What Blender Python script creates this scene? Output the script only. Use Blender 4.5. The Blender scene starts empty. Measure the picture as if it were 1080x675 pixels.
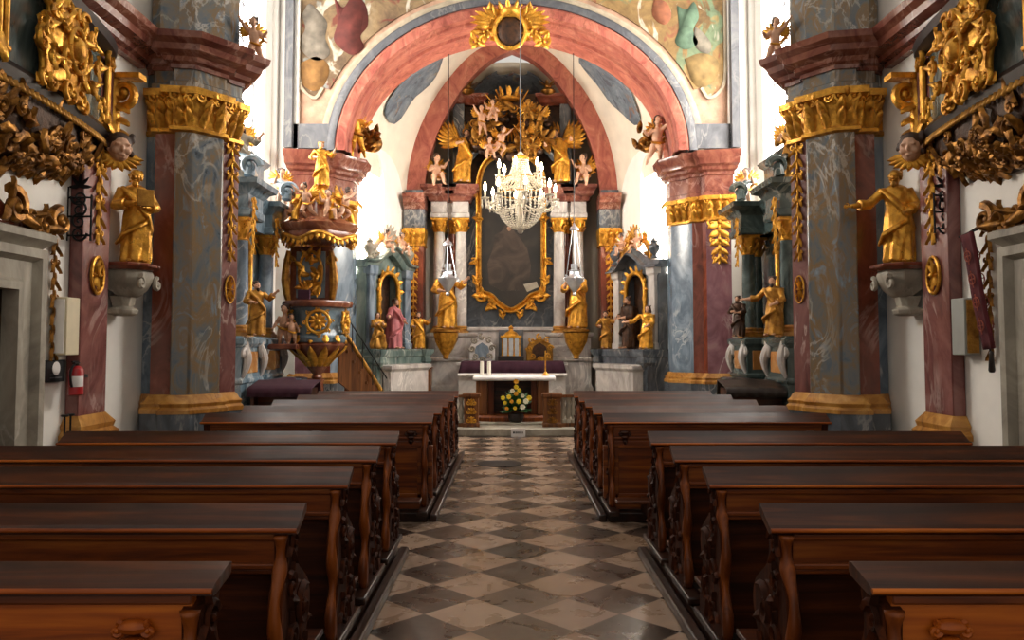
import bpy, bmesh, math, random
from mathutils import Vector, Matrix, Euler, noise as mnoise
random.seed(7)
PI = math.pi
C = bpy.context.scene.collection
scene = bpy.context.scene
R = math.radians
# ------------------------------------------------------------------ camera
FPX, CAMH, PITCH, PY0 = 840.0, 1.62, math.atan(0.0519), 319.0
cam_d = bpy.data.cameras.new('camera'); cam = bpy.data.objects.new('camera', cam_d); C.objects.link(cam)
cam.location = (0, 0, CAMH); cam.rotation_euler = (PI/2 + PITCH, 0, 0)
cam_d.sensor_width = 36; cam_d.sensor_fit = 'HORIZONTAL'; cam_d.lens = 36*FPX/1080
cam_d.shift_y = (PY0 - 337.5)/1080
cam_d.clip_start = 0.05; cam_d.clip_end = 200
scene.camera = cam
def PX(px, py, d):
    u = (px-540)/FPX; v = (PY0-py)/FPX
    c, s = math.cos(PITCH), math.sin(PITCH)
    dy = c - v*s; dz = s + v*c
    t = d/dy
    return Vector((u*t, d, CAMH + dz*t))
def ZP(py, d): return PX(540, py, d).z
def XP(px, d): return PX(px, 363, d).x
# ------------------------------------------------------------------ mesh builder
def lerp(a, b, t): return a + (b-a)*t
def bez(p, n=12):
    p = [Vector(q) for q in p]; out = []
    for i in range(n+1):
        t = i/n; q = list(p)
        while len(q) > 1: q = [q[k].lerp(q[k+1], t) for k in range(len(q)-1)]
        out.append(q[0])
    return out
def catmull(p, n=5):
    p = [Vector(q) for q in p]; q = [p[0]*2-p[1]] + p + [p[-1]*2-p[-2]]; out = []
    for i in range(1, len(q)-2):
        for k in range(n):
            t = k/n
            out.append(0.5*((2*q[i]) + (q[i+1]-q[i-1])*t + (2*q[i-1]-5*q[i]+4*q[i+1]-q[i+2])*t*t + (3*q[i]-q[i-1]-3*q[i+1]+q[i+2])*t**3))
    out.append(p[-1]); return out
class MB:
    def __init__(s, T=None): s.v = []; s.f = []; s.T = T
    def add(s, vs, fs):
        o = len(s.v)
        s.v += [(s.T @ Vector(q)) if s.T else Vector(q) for q in vs]
        s.f += [tuple(i+o for i in f) for f in fs]
        return s
    def box(s, lo, hi):
        x0, y0, z0 = lo; x1, y1, z1 = hi
        x0, x1 = min(x0, x1), max(x0, x1); y0, y1 = min(y0, y1), max(y0, y1); z0, z1 = min(z0, z1), max(z0, z1)
        return s.add([(x0,y0,z0),(x1,y0,z0),(x1,y1,z0),(x0,y1,z0),(x0,y0,z1),(x1,y0,z1),(x1,y1,z1),(x0,y1,z1)],
                     [(3,2,1,0),(4,5,6,7),(0,1,5,4),(1,2,6,5),(2,3,7,6),(3,0,4,7)])
    def tube(s, pts, r, n=8, flat=1.0, up=None):
        pts = [Vector(p) for p in pts]; m = len(pts)
        if m < 2: return s
        rs = r if isinstance(r, (list, tuple)) else [r]*m
        if len(rs) != m: rs = [rs[min(len(rs)-1, int(i/(m-1)*(len(rs)-1)))]*(1-((i/(m-1)*(len(rs)-1))%1)) + rs[min(len(rs)-1, int(i/(m-1)*(len(rs)-1))+1)]*((i/(m-1)*(len(rs)-1))%1) for i in range(m)]
        vs = []; prev = None
        for i in range(m):
            t = (pts[min(i+1, m-1)]-pts[max(i-1, 0)])
            t = t.normalized() if t.length > 1e-9 else Vector((0,0,1))
            if prev is None:
                a = Vector(up) if up else (Vector((0,0,1)) if abs(t.z) < .9 else Vector((1,0,0)))
                nrm = (a - t*a.dot(t)).normalized()
            else:
                nrm = prev - t*prev.dot(t); nrm = nrm.normalized() if nrm.length > 1e-6 else t.orthogonal().normalized()
            prev = nrm; b = t.cross(nrm)
            for k in range(n):
                an = 2*PI*k/n
                vs.append(pts[i] + nrm*(math.cos(an)*rs[i]*flat) + b*(math.sin(an)*rs[i]))
        fs = []
        for i in range(m-1):
            for k in range(n):
                k2 = (k+1) % n
                fs.append((i*n+k, i*n+k2, (i+1)*n+k2, (i+1)*n+k))
        fs.append(tuple(range(n-1, -1, -1))); fs.append(tuple((m-1)*n+k for k in range(n)))
        return s.add(vs, fs)
    def ell(s, c, r, n=10, m=7, rot=None):
        c = Vector(c); r = (r, r, r) if isinstance(r, (int, float)) else r
        vs = [Vector((0,0,-r[2]))]
        for i in range(1, m):
            ph = -PI/2 + PI*i/m
            for k in range(n):
                a = 2*PI*k/n
                vs.append(Vector((r[0]*math.cos(ph)*math.cos(a), r[1]*math.cos(ph)*math.sin(a), r[2]*math.sin(ph))))
        vs.append(Vector((0,0,r[2])))
        if rot:
            E = Euler(rot).to_matrix(); vs = [E @ q for q in vs]
        vs = [q + c for q in vs]
        fs = [(0, 1+(k+1) % n, 1+k) for k in range(n)]
        for i in range(m-2):
            for k in range(n):
                fs.append((1+i*n+k, 1+i*n+(k+1) % n, 1+(i+1)*n+(k+1) % n, 1+(i+1)*n+k))
        L = len(vs)-1
        fs += [(L, 1+(m-2)*n+k, 1+(m-2)*n+(k+1) % n) for k in range(n)]
        return s.add(vs, fs)
    def lathe(s, prof, n=16, c=(0,0,0), a0=0, a1=2*PI, rad=None):
        c = Vector(c); full = abs(a1-a0) > 2*PI-1e-4; k_n = n if full else n+1
        vs = []
        for (r, z) in prof:
            for k in range(k_n):
                a = a0 + (a1-a0)*k/n
                q = r*(rad(a, z) if rad else 1)
                vs.append(c + Vector((q*math.cos(a), q*math.sin(a), z)))
        fs = []
        for i in range(len(prof)-1):
            for k in range(n):
                k2 = (k+1) % k_n
                fs.append((i*k_n+k, i*k_n+k2, (i+1)*k_n+k2, (i+1)*k_n+k))
        fs.append(tuple(range(k_n-1, -1, -1))); fs.append(tuple((len(prof)-1)*k_n+k for k in range(k_n)))
        return s.add(vs, fs)
    def mould(s, poly, prof, clamp=None):
        """closed plan polygon (counter-clockwise) swept through a profile of (outward offset, z)"""
        n = len(poly); P = [Vector((p[0], p[1])) for p in poly]
        area = sum(P[i].x*P[(i+1) % n].y - P[(i+1) % n].x*P[i].y for i in range(n))
        if area < 0: P.reverse()
        nr = []
        for i in range(n):
            e = (P[(i+1) % n]-P[i]); e = e.normalized() if e.length > 1e-9 else Vector((1,0))
            nr.append(Vector((e.y, -e.x)))
        mit = []
        for i in range(n):
            a, b = nr[i-1], nr[i]; d = 1 + a.dot(b)
            mit.append((a+b)/max(d, .35))
        vs = []
        for (o, z) in prof:
            for i in range(n):
                q = P[i] + mit[i]*o
                if clamp: q = Vector(clamp(q.x, q.y))
                vs.append((q.x, q.y, z))
        fs = []
        for j in range(len(prof)-1):
            for i in range(n):
                i2 = (i+1) % n
                fs.append((j*n+i, j*n+i2, (j+1)*n+i2, (j+1)*n+i))
        fs.append(tuple(range(n-1, -1, -1))); fs.append(tuple((len(prof)-1)*n+i for i in range(n)))
        return s.add(vs, fs)
    def prism(s, poly, z0, z1): return s.mould(poly, [(0, z0), (0, z1)])
    def plate(s, poly, th, o, ux, uy):
        """2-D outline in the plane (o, ux, uy) given thickness th along ux x uy"""
        o, ux, uy = Vector(o), Vector(ux), Vector(uy); w = ux.cross(uy).normalized()
        n = len(poly)
        vs = [o+ux*p[0]+uy*p[1] for p in poly] + [o+ux*p[0]+uy*p[1]+w*th for p in poly]
        fs = [tuple(range(n-1, -1, -1)), tuple(range(n, 2*n))]
        fs += [(i, (i+1) % n, n+(i+1) % n, n+i) for i in range(n)]
        return s.add(vs, fs)
    def grid(s, rows, close=False):
        n = len(rows[0]); fs = []
        for i in range(len(rows)-1):
            for k in range(n if close else n-1):
                fs.append((i*n+k, i*n+(k+1) % n, (i+1)*n+(k+1) % n, (i+1)*n+k))
        return s.add([q for r in rows for q in r], fs)
    def sweep(s, path, prof, closed=False, side=None):
        """open profile of (a, b) along a 3-D path; a along the in-plane normal, b along side"""
        path = [Vector(p) for p in path]; m = len(path); side = Vector(side)
        rows = []
        for i in range(m):
            if closed: t = path[(i+1) % m]-path[i-1]
            else: t = path[min(i+1, m-1)]-path[max(i-1, 0)]
            nrm = side.cross(t.normalized()).normalized()
            rows.append([path[i]+nrm*a+side*b for a, b in prof])
        n = len(prof); fs = []
        for i in range(m if closed else m-1):
            i2 = (i+1) % m
            for k in range(n): fs.append((i*n+k, i*n+(k+1) % n, i2*n+(k+1) % n, i2*n+k))
        if not closed: fs += [tuple(range(n-1, -1, -1)), tuple((m-1)*n+k for k in range(n))]
        return s.add([q for r in rows for q in r], fs)
    # ---- ornament
    def scroll(s, c, r, th, a0=0, turns=1.4, sgn=1, ux=(1,0,0), uy=(0,0,1), n=22, grow=.9, nn=6):
        """volute: a tapering spiral in the plane (ux, uy)"""
        c, ux, uy = Vector(c), Vector(ux), Vector(uy); w = ux.cross(uy)
        pts = []; rs = []
        for i in range(n+1):
            t = i/n; a = a0 + sgn*turns*2*PI*t; q = r*(1-grow*t)
            pts.append(c+ux*(q*math.cos(a))+uy*(q*math.sin(a))+w*(th*.4*t)); rs.append(th*(1-.45*t))
        s.ell(pts[-1], th*.9, 6, 5)
        return s.tube(pts, rs, nn)
    def cscroll(s, p, q, bulge, th, ux=(1,0,0), uy=(0,0,1), curl=.28, nn=6):
        """C-scroll from p to q with curled ends, in the plane (ux, uy); p and q are 2-D on that plane through origin o"""
        return s
    def leaf(s, base, tip, w, side, curl=.2, th=.01, n=6):
        """thick acanthus-like leaf from base to tip, bending out along side"""
        base, tip, side = Vector(base), Vector(tip), Vector(side).normalized()
        ax = tip-base; L = ax.length; a = ax/L; b = a.cross(side).normalized()
        rows = []
        for i in range(n+1):
            t = i/n
            ww = w*math.sin(PI*min(1, .12+.88*t))**.8*(1+.22*math.sin(t*19)) if i < n else .002
            cc = base+ax*t+side*(curl*L*math.sin(t*PI*.5)**2*(1 if t < .85 else .8))
            rows.append([cc-b*ww*.5-side*th, cc-b*ww*.28+side*th*.4, cc+side*th*1.3, cc+b*ww*.28+side*th*.4, cc+b*ww*.5-side*th, cc-side*th*1.6])
        s.grid(rows, close=True)
        return s
    def blobs(s, c, ext, n, r0, r1, seed=0):
        rg = random.Random(seed)
        for i in range(n):
            p = Vector(c)+Vector((rg.uniform(-1,1)*ext[0], rg.uniform(-1,1)*ext[1], rg.uniform(-1,1)*ext[2]))
            q = rg.uniform(r0, r1)
            s.ell(p, (q, q*rg.uniform(.7,1), q*rg.uniform(.6,1)), 8, 6)
        return s
    def mesh(s, name, off=Vector((0,0,0))):
        me = bpy.data.meshes.new(name)
        me.from_pydata([tuple(q-off) for q in s.v], [], s.f); me.validate(); me.update()
        bm = bmesh.new(); bm.from_mesh(me); bmesh.ops.recalc_face_normals(bm, faces=bm.faces); bm.to_mesh(me); bm.free()
        return me
def finish(o, mat, smooth, bevel, subd=0, remesh=0, sm_it=0, bseg=2):
    if mat: o.data.materials.append(mat)
    for p in o.data.polygons: p.use_smooth = True
    if remesh:
        md = o.modifiers.new('fuse', 'REMESH'); md.mode = 'VOXEL'; md.voxel_size = remesh; md.use_smooth_shade = True
        if sm_it:
            md = o.modifiers.new('smooth', 'SMOOTH'); md.iterations = sm_it; md.factor = .5
        bpy.context.view_layer.update()
        dg = bpy.context.evaluated_depsgraph_get()
        me = bpy.data.meshes.new_from_object(o.evaluated_get(dg)); o.modifiers.clear()
        old = o.data; o.data = me; bpy.data.meshes.remove(old)
        if mat and not len(me.materials): me.materials.append(mat)
        for p in me.polygons: p.use_smooth = True
        return o
    if smooth is not None and smooth < 180: o.data.set_sharp_from_angle(angle=R(smooth))
    if bevel:
        md = o.modifiers.new('edge', 'BEVEL'); md.width = bevel; md.segments = bseg; md.limit_method = 'ANGLE'; md.angle_limit = R(40)
    if subd:
        md = o.modifiers.new('sub', 'SUBSURF'); md.levels = subd; md.render_levels = subd
    return o
def tag(o, label=None, cat=None, group=None, kind=None):
    if label: o['label'] = label
    if cat: o['category'] = cat
    if group: o['group'] = group
    if kind: o['kind'] = kind
    return o
def thing(name, label, cat, loc=(0,0,0), rz=0, group=None):
    o = bpy.data.objects.new(name, None); C.objects.link(o); o.empty_display_size = .1
    o.location = loc; o.rotation_euler = (0, 0, rz)
    return tag(o, label, cat, group)
def part(name, mb, mat, parent=None, smooth=35, bevel=0, label=None, world=False, **k):
    """a child mesh; world=True when mb was written in world coordinates under an unrotated thing"""
    off = Vector((0,0,0))
    if world and parent is not None:
        p = parent
        while p is not None: off = off + p.location; p = p.parent
    o = bpy.data.objects.new(name, mb.mesh(name, off)); C.objects.link(o)
    if parent is not None: o.parent = parent
    finish(o, mat, smooth, bevel, **k)
    if label: o['label'] = label
    return o
def solo(name, mb, mat, label, cat, group=None, kind=None, smooth=35, bevel=0, **k):
    """a top-level thing that is one mesh (world coordinates); origin put at its base"""
    lo = [min(q[i] for q in mb.v) for i in range(3)]; hi = [max(q[i] for q in mb.v) for i in range(3)]
    off = Vector(((lo[0]+hi[0])/2, (lo[1]+hi[1])/2, lo[2]))
    o = bpy.data.objects.new(name, mb.mesh(name, off)); C.objects.link(o); o.location = off
    finish(o, mat, smooth, bevel, **k)
    return tag(o, label, cat, group, kind)
def struct(name, mb, mat, parent=None, smooth=35, bevel=0, **k):
    o = part(name, mb, mat, parent, smooth, bevel, **k)
    if parent is None: o['kind'] = 'structure'
    return o
def copy_tree(o, parent=None):
    c = o.copy(); C.objects.link(c)
    if parent is not None: c.parent = parent
    for ch in [x for x in bpy.data.objects if x.parent == o]: copy_tree(ch, c)
    return c
def dup(o, loc, rz=None, label=None, group=None, scale=None):
    c = copy_tree(o); c.location = loc
    if rz is not None: c.rotation_euler = (0, 0, rz)
    if label: c['label'] = label
    if group: c['group'] = group
    if scale: c.scale = (scale, scale, scale)
    return c
# ------------------------------------------------------------------ materials
def srgb(h):
    h = h.lstrip('#'); c = [int(h[i:i+2], 16)/255 for i in (0, 2, 4)]
    return tuple((x/12.92 if x <= .04045 else ((x+.055)/1.055)**2.4) for x in c) + (1,)
class NT:
    def __init__(s, name):
        s.m = bpy.data.materials.new(name); s.m.use_nodes = True; s.t = s.m.node_tree; s.t.nodes.clear()
        s.out = s.n('ShaderNodeOutputMaterial'); s.b = s.n('ShaderNodeBsdfPrincipled'); s.l(s.b, 0, s.out, 0)
        s.tc = s.n('ShaderNodeTexCoord')
    def n(s, ty, **k):
        o = s.t.nodes.new(ty)
        for a, v in k.items():
            if hasattr(o, a): setattr(o, a, v)
        return o
    def l(s, a, i, b, j): s.t.links.new(a.outputs[i], b.inputs[j])
    def mapping(s, sc=(1,1,1), rot=(0,0,0), loc=(0,0,0), src='Object'):
        m = s.n('ShaderNodeMapping'); m.inputs['Scale'].default_value = sc; m.inputs['Rotation'].default_value = rot; m.inputs['Location'].default_value = loc
        s.l(s.tc, src, m, 0); return m
    def noise(s, vec, scale, detail=4, dist=0, rough=.55):
        x = s.n('ShaderNodeTexNoise'); x.inputs['Scale'].default_value = scale; x.inputs['Detail'].default_value = detail
        x.inputs['Distortion'].default_value = dist; x.inputs['Roughness'].default_value = rough
        if vec: s.l(vec, 0, x, 'Vector')
        return x
    def ramp(s, src, i, stops, interp='LINEAR'):
        r = s.n('ShaderNodeValToRGB'); r.color_ramp.interpolation = interp; e = r.color_ramp.elements
        while len(e) > 1: e.remove(e[-1])
        e[0].position = stops[0][0]; e[0].color = stops[0][1]
        for p, c in stops[1:]:
            q = e.new(p); q.color = c
        s.l(src, i, r, 0); return r
    def mix(s, fac, fi, a, ai, b, bi):
        x = s.n('ShaderNodeMix', data_type='RGBA')
        if isinstance(fac, float): x.inputs[0].default_value = fac
        else: s.l(fac, fi, x, 0)
        for src, idx, j in ((a, ai, 6), (b, bi, 7)):
            if isinstance(src, tuple): x.inputs[j].default_value = src
            else: s.l(src, idx, x, j)
        return x
    def set(s, **k):
        for a, v in k.items(): s.b.inputs[a.replace('_', ' ')].default_value = v
        return s
    def bump(s, src, i, strength=.3, dist=.01):
        b = s.n('ShaderNodeBump'); b.inputs['Strength'].default_value = strength; b.inputs['Distance'].default_value = dist
        s.l(src, i, b, 'Height'); s.l(b, 0, s.b, 'Normal'); return b
G1 = lambda v: (v, v, v, 1)
def plain(name, col, rough=.5, metal=0, var=.15, scale=6, bump=0, bscale=40, bd=.005, coat=0):
    t = NT(name); c = srgb(col); m = t.mapping()
    nz = t.noise(m, scale, 5)
    a = tuple(x*(1-var) for x in c[:3])+(1,); b = tuple(min(1, x*(1+var)) for x in c[:3])+(1,)
    r = t.ramp(nz, 0, [(.3, a), (.7, b)]); t.l(r, 0, t.b, 'Base Color')
    t.set(Roughness=rough, Metallic=metal, Coat_Weight=coat)
    if bump: t.bump(t.noise(m, bscale, 4), 0, bump, bd)
    return t.m
def marble(name, cols, vein, scale=1.6, vamt=.8, rough=.22, vscale=1.1, stretch=(1,1,.6)):
    t = NT(name); m = t.mapping(sc=stretch)
    nz = t.noise(m, scale, 9, 1.6, .62)
    k = len(cols); r = t.ramp(nz, 0, [(.28+.46*i/(k-1), srgb(c)) for i, c in enumerate(cols)])
    n2 = t.noise(m, vscale, 7, 2.2, .55)
    vr = t.ramp(n2, 0, [(.47, G1(0)), (.497, G1(vamt)), (.503, G1(vamt)), (.53, G1(0))])
    n3 = t.noise(m, vscale*.7, 3); v3 = t.ramp(n3, 0, [(.45, G1(0)), (.62, G1(1))])
    f = t.n('ShaderNodeMath', operation='MULTIPLY'); t.l(vr, 0, f, 0); t.l(v3, 0, f, 1)
    x = t.mix(f, 0, r, 0, srgb(vein), 0); t.l(x, 2, t.b, 'Base Color')
    t.set(Roughness=rough)
    return t.m
def goldmat(name, c0, c1, rough=.33, bs=26, bstr=.5, metal=.65, dist=.012):
    t = NT(name); m = t.mapping(); nz = t.noise(m, 9, 5)
    r = t.ramp(nz, 0, [(.3, srgb(c0)), (.65, srgb(c1))]); t.l(r, 0, t.b, 'Base Color')
    r2 = t.ramp(nz, 0, [(.3, G1(rough+.15)), (.7, G1(rough-.05))]); t.l(r2, 0, t.b, 'Roughness')
    t.set(Metallic=metal); t.bump(t.noise(m, bs, 3, .8), 0, bstr, dist)
    return t.m
def woodmat(name, c0, c1, c2, axis=0, rough=.42, scale=3.0, coat=.08, spec=.28):
    t = NT(name); sc = [14, 14, 14]; sc[axis] = .9
    m = t.mapping(sc=tuple(sc)); nz = t.noise(m, scale*.35, 6, .9, .6)
    r = t.ramp(nz, 0, [(.28, srgb(c0)), (.5, srgb(c1)), (.75, srgb(c2))]); t.l(r, 0, t.b, 'Base Color')
    m2 = t.mapping(); n2 = t.noise(m2, 3, 4); rr = t.ramp(n2, 0, [(.3, G1(rough-.08)), (.7, G1(rough+.12))]); t.l(rr, 0, t.b, 'Roughness')
    t.set(Coat_Weight=coat, Coat_Roughness=.3, Specular_IOR_Level=spec); t.bump(nz, 0, .12, .004)
    return t.m
def fresco(name, base, patches, scale=1.0, rough=.85):
    """painted plaster: a soft cloudy ground with irregular patches of robe and flesh colours"""
    t = NT(name); m = t.mapping()
    g = t.noise(m, scale*1.1, 6, .6); k = len(base)
    cur, ci = t.ramp(g, 0, [(.3+.4*i/(k-1), srgb(c)) for i, c in enumerate(base)]), 0
    for i, (c, th) in enumerate(patches):
        mm = t.mapping(loc=(7.3*i+1, 3.1*i, 5.7*i), sc=(1.3, 1.3, .8)); n = t.noise(mm, scale*1.6, 3, 1.4, .5)
        f = t.ramp(n, 0, [(th, G1(0)), (th+.05, G1(.85))]); x = t.mix(f, 0, cur, ci, srgb(c), 0); cur, ci = x, 2
    n2 = t.noise(m, scale*7, 6, 1); r2 = t.ramp(n2, 0, [(.3, G1(.6)), (.7, G1(1.12))])
    x = t.n('ShaderNodeMix', data_type='RGBA', blend_type='MULTIPLY'); x.inputs[0].default_value = .8; t.l(cur, ci, x, 6); t.l(r2, 0, x, 7)
    t.l(x, 2, t.b, 'Base Color'); t.set(Roughness=rough)
    return t.m
def emit(name, col, strength):
    t = NT(name); e = t.n('ShaderNodeEmission'); e.inputs[0].default_value = srgb(col); e.inputs[1].default_value = strength
    t.l(e, 0, t.out, 0); return t.m
M = {}
M['gray'] = marble('gray_brown_marble', ['#2c3236', '#55606a', '#6a6862', '#7c6344', '#76828b', '#a3a9ad'], '#c4bfb6', 3.0, .9, .16, 1.3)
M['bluegray'] = marble('blue_gray_marble', ['#3f4a55', '#5f6e7c', '#7f8e9b', '#98a2aa'], '#cfd2d2', 1.7)
M['darkgray'] = marble('dark_gray_marble', ['#2a2d31', '#454a50', '#5d6268', '#777a7c'], '#a9a7a2', 1.8)
M['red'] = marble('red_brown_marble', ['#3a1a14', '#64301f', '#7a3d2b', '#8a5341'], '#c9a79a', 2.6, .85, .18)
M['pink'] = marble('purple_pink_marble', ['#563238', '#7a4d55', '#91656b', '#a07d7b'], '#e0cfc9', 1.7, .95, .2, 1.2)
M['pilastred'] = marble('purple_red_marble', ['#472625', '#693c38', '#81514c', '#8f6660'], '#d0b4aa', 2.0, .9, .2)
M['cornice'] = marble('red_cornice_marble', ['#4a241e', '#6a382e', '#83503f', '#97675a'], '#b98f80', 2.4, .5)
M['archpink'] = marble('rose_arch_marble', ['#74352b', '#a3584a', '#b8705c', '#c78e76'], '#7d4632', 3.0, .7, .45, 2.2)
M['archgray'] = marble('gray_arch_marble', ['#3c3d42', '#55565a', '#6e6d6c'], '#8f8b84', 2.6, .5, .5)
M['white'] = plain('white_plaster', '#eae6de', .85, 0, .06, 2.5)
M['vault'] = plain('cream_plaster', '#ddd3c1', .85, 0, .1, 1.8)
M['stucco'] = plain('pale_pink_stucco', '#b08c74', .8, 0, .25, 5, .4, 12, .02)
M['border'] = plain('cream_border_stucco', '#a3957f', .8, 0, .2, 6)
M['stone'] = marble('beige_stone', ['#6f675c', '#8a8274', '#a09888', '#b1a99a'], '#c9c2b4', 2.0, .4, .6)
M['gold'] = goldmat('gilding', '#9a6218', '#e8ac40', .3, 30, .6)
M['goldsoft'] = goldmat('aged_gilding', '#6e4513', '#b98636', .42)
M['goldbase'] = marble('ochre_marble', ['#6d4316', '#a06a28', '#bd8a42', '#c99e60'], '#7a4a26', 3.4, .9, .3, 3)
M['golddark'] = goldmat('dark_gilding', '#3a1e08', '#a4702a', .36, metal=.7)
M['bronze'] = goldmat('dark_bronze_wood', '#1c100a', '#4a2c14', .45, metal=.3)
M['flesh'] = plain('painted_flesh', '#c79a7c', .5, 0, .18, 9)
M['hair'] = plain('dark_hair', '#3a2416', .6, 0, .3, 20)
M['pewdark'] = woodmat('pew_wood', '#150702', '#381707', '#66320d', 0)
M['pewcarve'] = woodmat('carved_pew_wood', '#140702', '#331506', '#602c0c', 2, .7, coat=0, spec=.12)
M['pewlight'] = woodmat('lit_pew_wood', '#5a230a', '#9a4a0e', '#c26a18', 0)  # lighter orange pew wood with the sunlit tone put into its colour
M['pewmid'] = woodmat('polished_pew_wood', '#341505', '#6e340d', '#995014', 2)
M['pewback'] = woodmat('pew_back_wood', '#2c1108', '#6b320d', '#965618', 0)
M['deck'] = woodmat('deck_wood', '#120804', '#29150c', '#43261a', 1, .35)
M['brownwood'] = woodmat('brown_wood', '#3b2110', '#6a4020', '#8a5a30', 2, .45)
M['iron'] = plain('black_iron', '#121214', .5, .6, .2)
M['darkwood'] = plain('near_black_wood', '#1c120e', .4, 0, .3)
AX = 0.035                      # the church axis stands a hand's breadth right of the camera
# ------------------------------------------------------------------ floor
def floor_mat():
    t = NT('checkered_marble_floor'); TS = .416
    m = t.mapping(rot=(0, 0, R(45)), sc=(1, 1, 1))
    # rotate the plan by 45 degrees, then count tiles
    cx, cy = .06, 4.87+.294
    a = R(45); u0 = cx*math.cos(a)-cy*math.sin(a); v0 = cx*math.sin(a)+cy*math.cos(a)
    ad = t.n('ShaderNodeVectorMath', operation='SUBTRACT'); t.l(m, 0, ad, 0); ad.inputs[1].default_value = (u0-TS/2, v0-TS/2, 0)
    dv = t.n('ShaderNodeVectorMath', operation='SCALE'); t.l(ad, 0, dv, 0); dv.inputs['Scale'].default_value = 1/TS
    fl = t.n('ShaderNodeVectorMath', operation='FLOOR'); t.l(dv, 0, fl, 0)
    fr = t.n('ShaderNodeVectorMath', operation='FRACTION'); t.l(dv, 0, fr, 0)
    sf = t.n('ShaderNodeSeparateXYZ'); t.l(fl, 0, sf, 0)
    su = t.n('ShaderNodeMath', operation='ADD'); t.l(sf, 0, su, 0); t.l(sf, 1, su, 1)
    md = t.n('ShaderNodeMath', operation='PINGPONG'); t.l(su, 0, md, 0); md.inputs[1].default_value = 1
    wn = t.n('ShaderNodeTexWhiteNoise', noise_dimensions='2D'); t.l(fl, 0, wn, 'Vector')
    dark = t.ramp(wn, 0, [(0, srgb('#2c2620')), (.35, srgb('#3d3129')), (.7, srgb('#4d3d33')), (1, srgb('#58483c'))])
    lite = t.ramp(wn, 0, [(0, srgb('#7f6650')), (.4, srgb('#957b66')), (.7, srgb('#a38b77')), (1, srgb('#8c7665'))])
    base = t.mix(md, 0, dark, 0, lite, 0)
    nm = t.mapping(); nz = t.noise(nm, 5, 7, .8); nr = t.ramp(nz, 0, [(.3, G1(.72)), (.7, G1(1.12))])
    mu = t.n('ShaderNodeMix', data_type='RGBA', blend_type='MULTIPLY'); mu.inputs[0].default_value = 1; t.l(base, 2, mu, 6); t.l(nr, 0, mu, 7)
    sx = t.n('ShaderNodeSeparateXYZ'); t.l(fr, 0, sx, 0)
    def edge(i):
        p = t.n('ShaderNodeMath', operation='SUBTRACT'); t.l(sx, i, p, 0); p.inputs[1].default_value = .5
        q = t.n('ShaderNodeMath', operation='ABSOLUTE'); t.l(p, 0, q, 0); return q
    mxn = t.n('ShaderNodeMath', operation='MAXIMUM'); t.l(edge(0), 0, mxn, 0); t.l(edge(1), 0, mxn, 1)
    jr = t.ramp(mxn, 0, [(.485, G1(0)), (.495, G1(1))])
    fin = t.mix(jr, 0, mu, 2, srgb('#3a2f28'), 0); t.l(fin, 2, t.b, 'Base Color')
    rr = t.ramp(nz, 0, [(.3, G1(.2)), (.7, G1(.42))]); t.l(rr, 0, t.b, 'Roughness')
    return t.m
fm = MB().box((-6.5, -3, -.1), (6.5, 24, 0)); struct('floor', fm, floor_mat())
# ------------------------------------------------------------------ nave walls
XW = 4.5
for s, nm in ((-1, 'left'), (1, 'right')):
    X = AX*0 + s*XW + (AX if s > 0 else AX)
    w = MB().box((X, -3, 0), (X+s*.4, 10.6, 9.5)); struct('wall_'+nm, w, M['white'])
    # window bay behind the pier: shallow recess with a tall splayed window
    xb = AX+s*4.95
    w = MB().box((xb, 10.6, 0), (xb+s*.4, 16.3, 2.6)).box((xb, 10.6, 2.6), (xb+s*.4, 12.3, 9.5)).box((xb, 15.6, 2.6), (xb+s*.4, 16.3, 9.5))
    struct('wall_bay_'+nm, w, M['white'])
    j = MB()
    # splayed jamb of the far side, rounded like a roll moulding, and return wall beside the chancel arch
    j.box((AX+s*4.45, 16.2, 0), (AX+s*5.35, 16.6, 10))
    for zz in (0,):
        j.tube([(AX+s*4.93, 16.12, 0), (AX+s*4.93, 16.12, 10)], .09, 12)
    struct('trim_bay_'+nm, j, M['white'], smooth=60)
    # window with leaded bars
    win = tag(bpy.data.objects.new('window_'+('1' if s < 0 else '2'), None), kind='structure'); C.objects.link(win)
    g = MB().box((xb+s*.26, 12.3, 2.6), (xb+s*.3, 15.6, 9.5)); part('pane', g, emit('daylit_pane_'+nm, '#fff8f0', 15.0 if s < 0 else 19.0), win)
    fr_ = MB()
    for k in range(6): fr_.box((xb+s*.22, 12.3+k*.66-.012, 2.6), (xb+s*.25, 12.3+k*.66+.012, 9.5))
    for k in range(11): fr_.box((xb+s*.22, 12.3, 2.6+k*.69-.012), (xb+s*.25, 15.6, 2.6+k*.69+.012))
    part('glazing_bars', fr_, M['archgray'], win)
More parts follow.
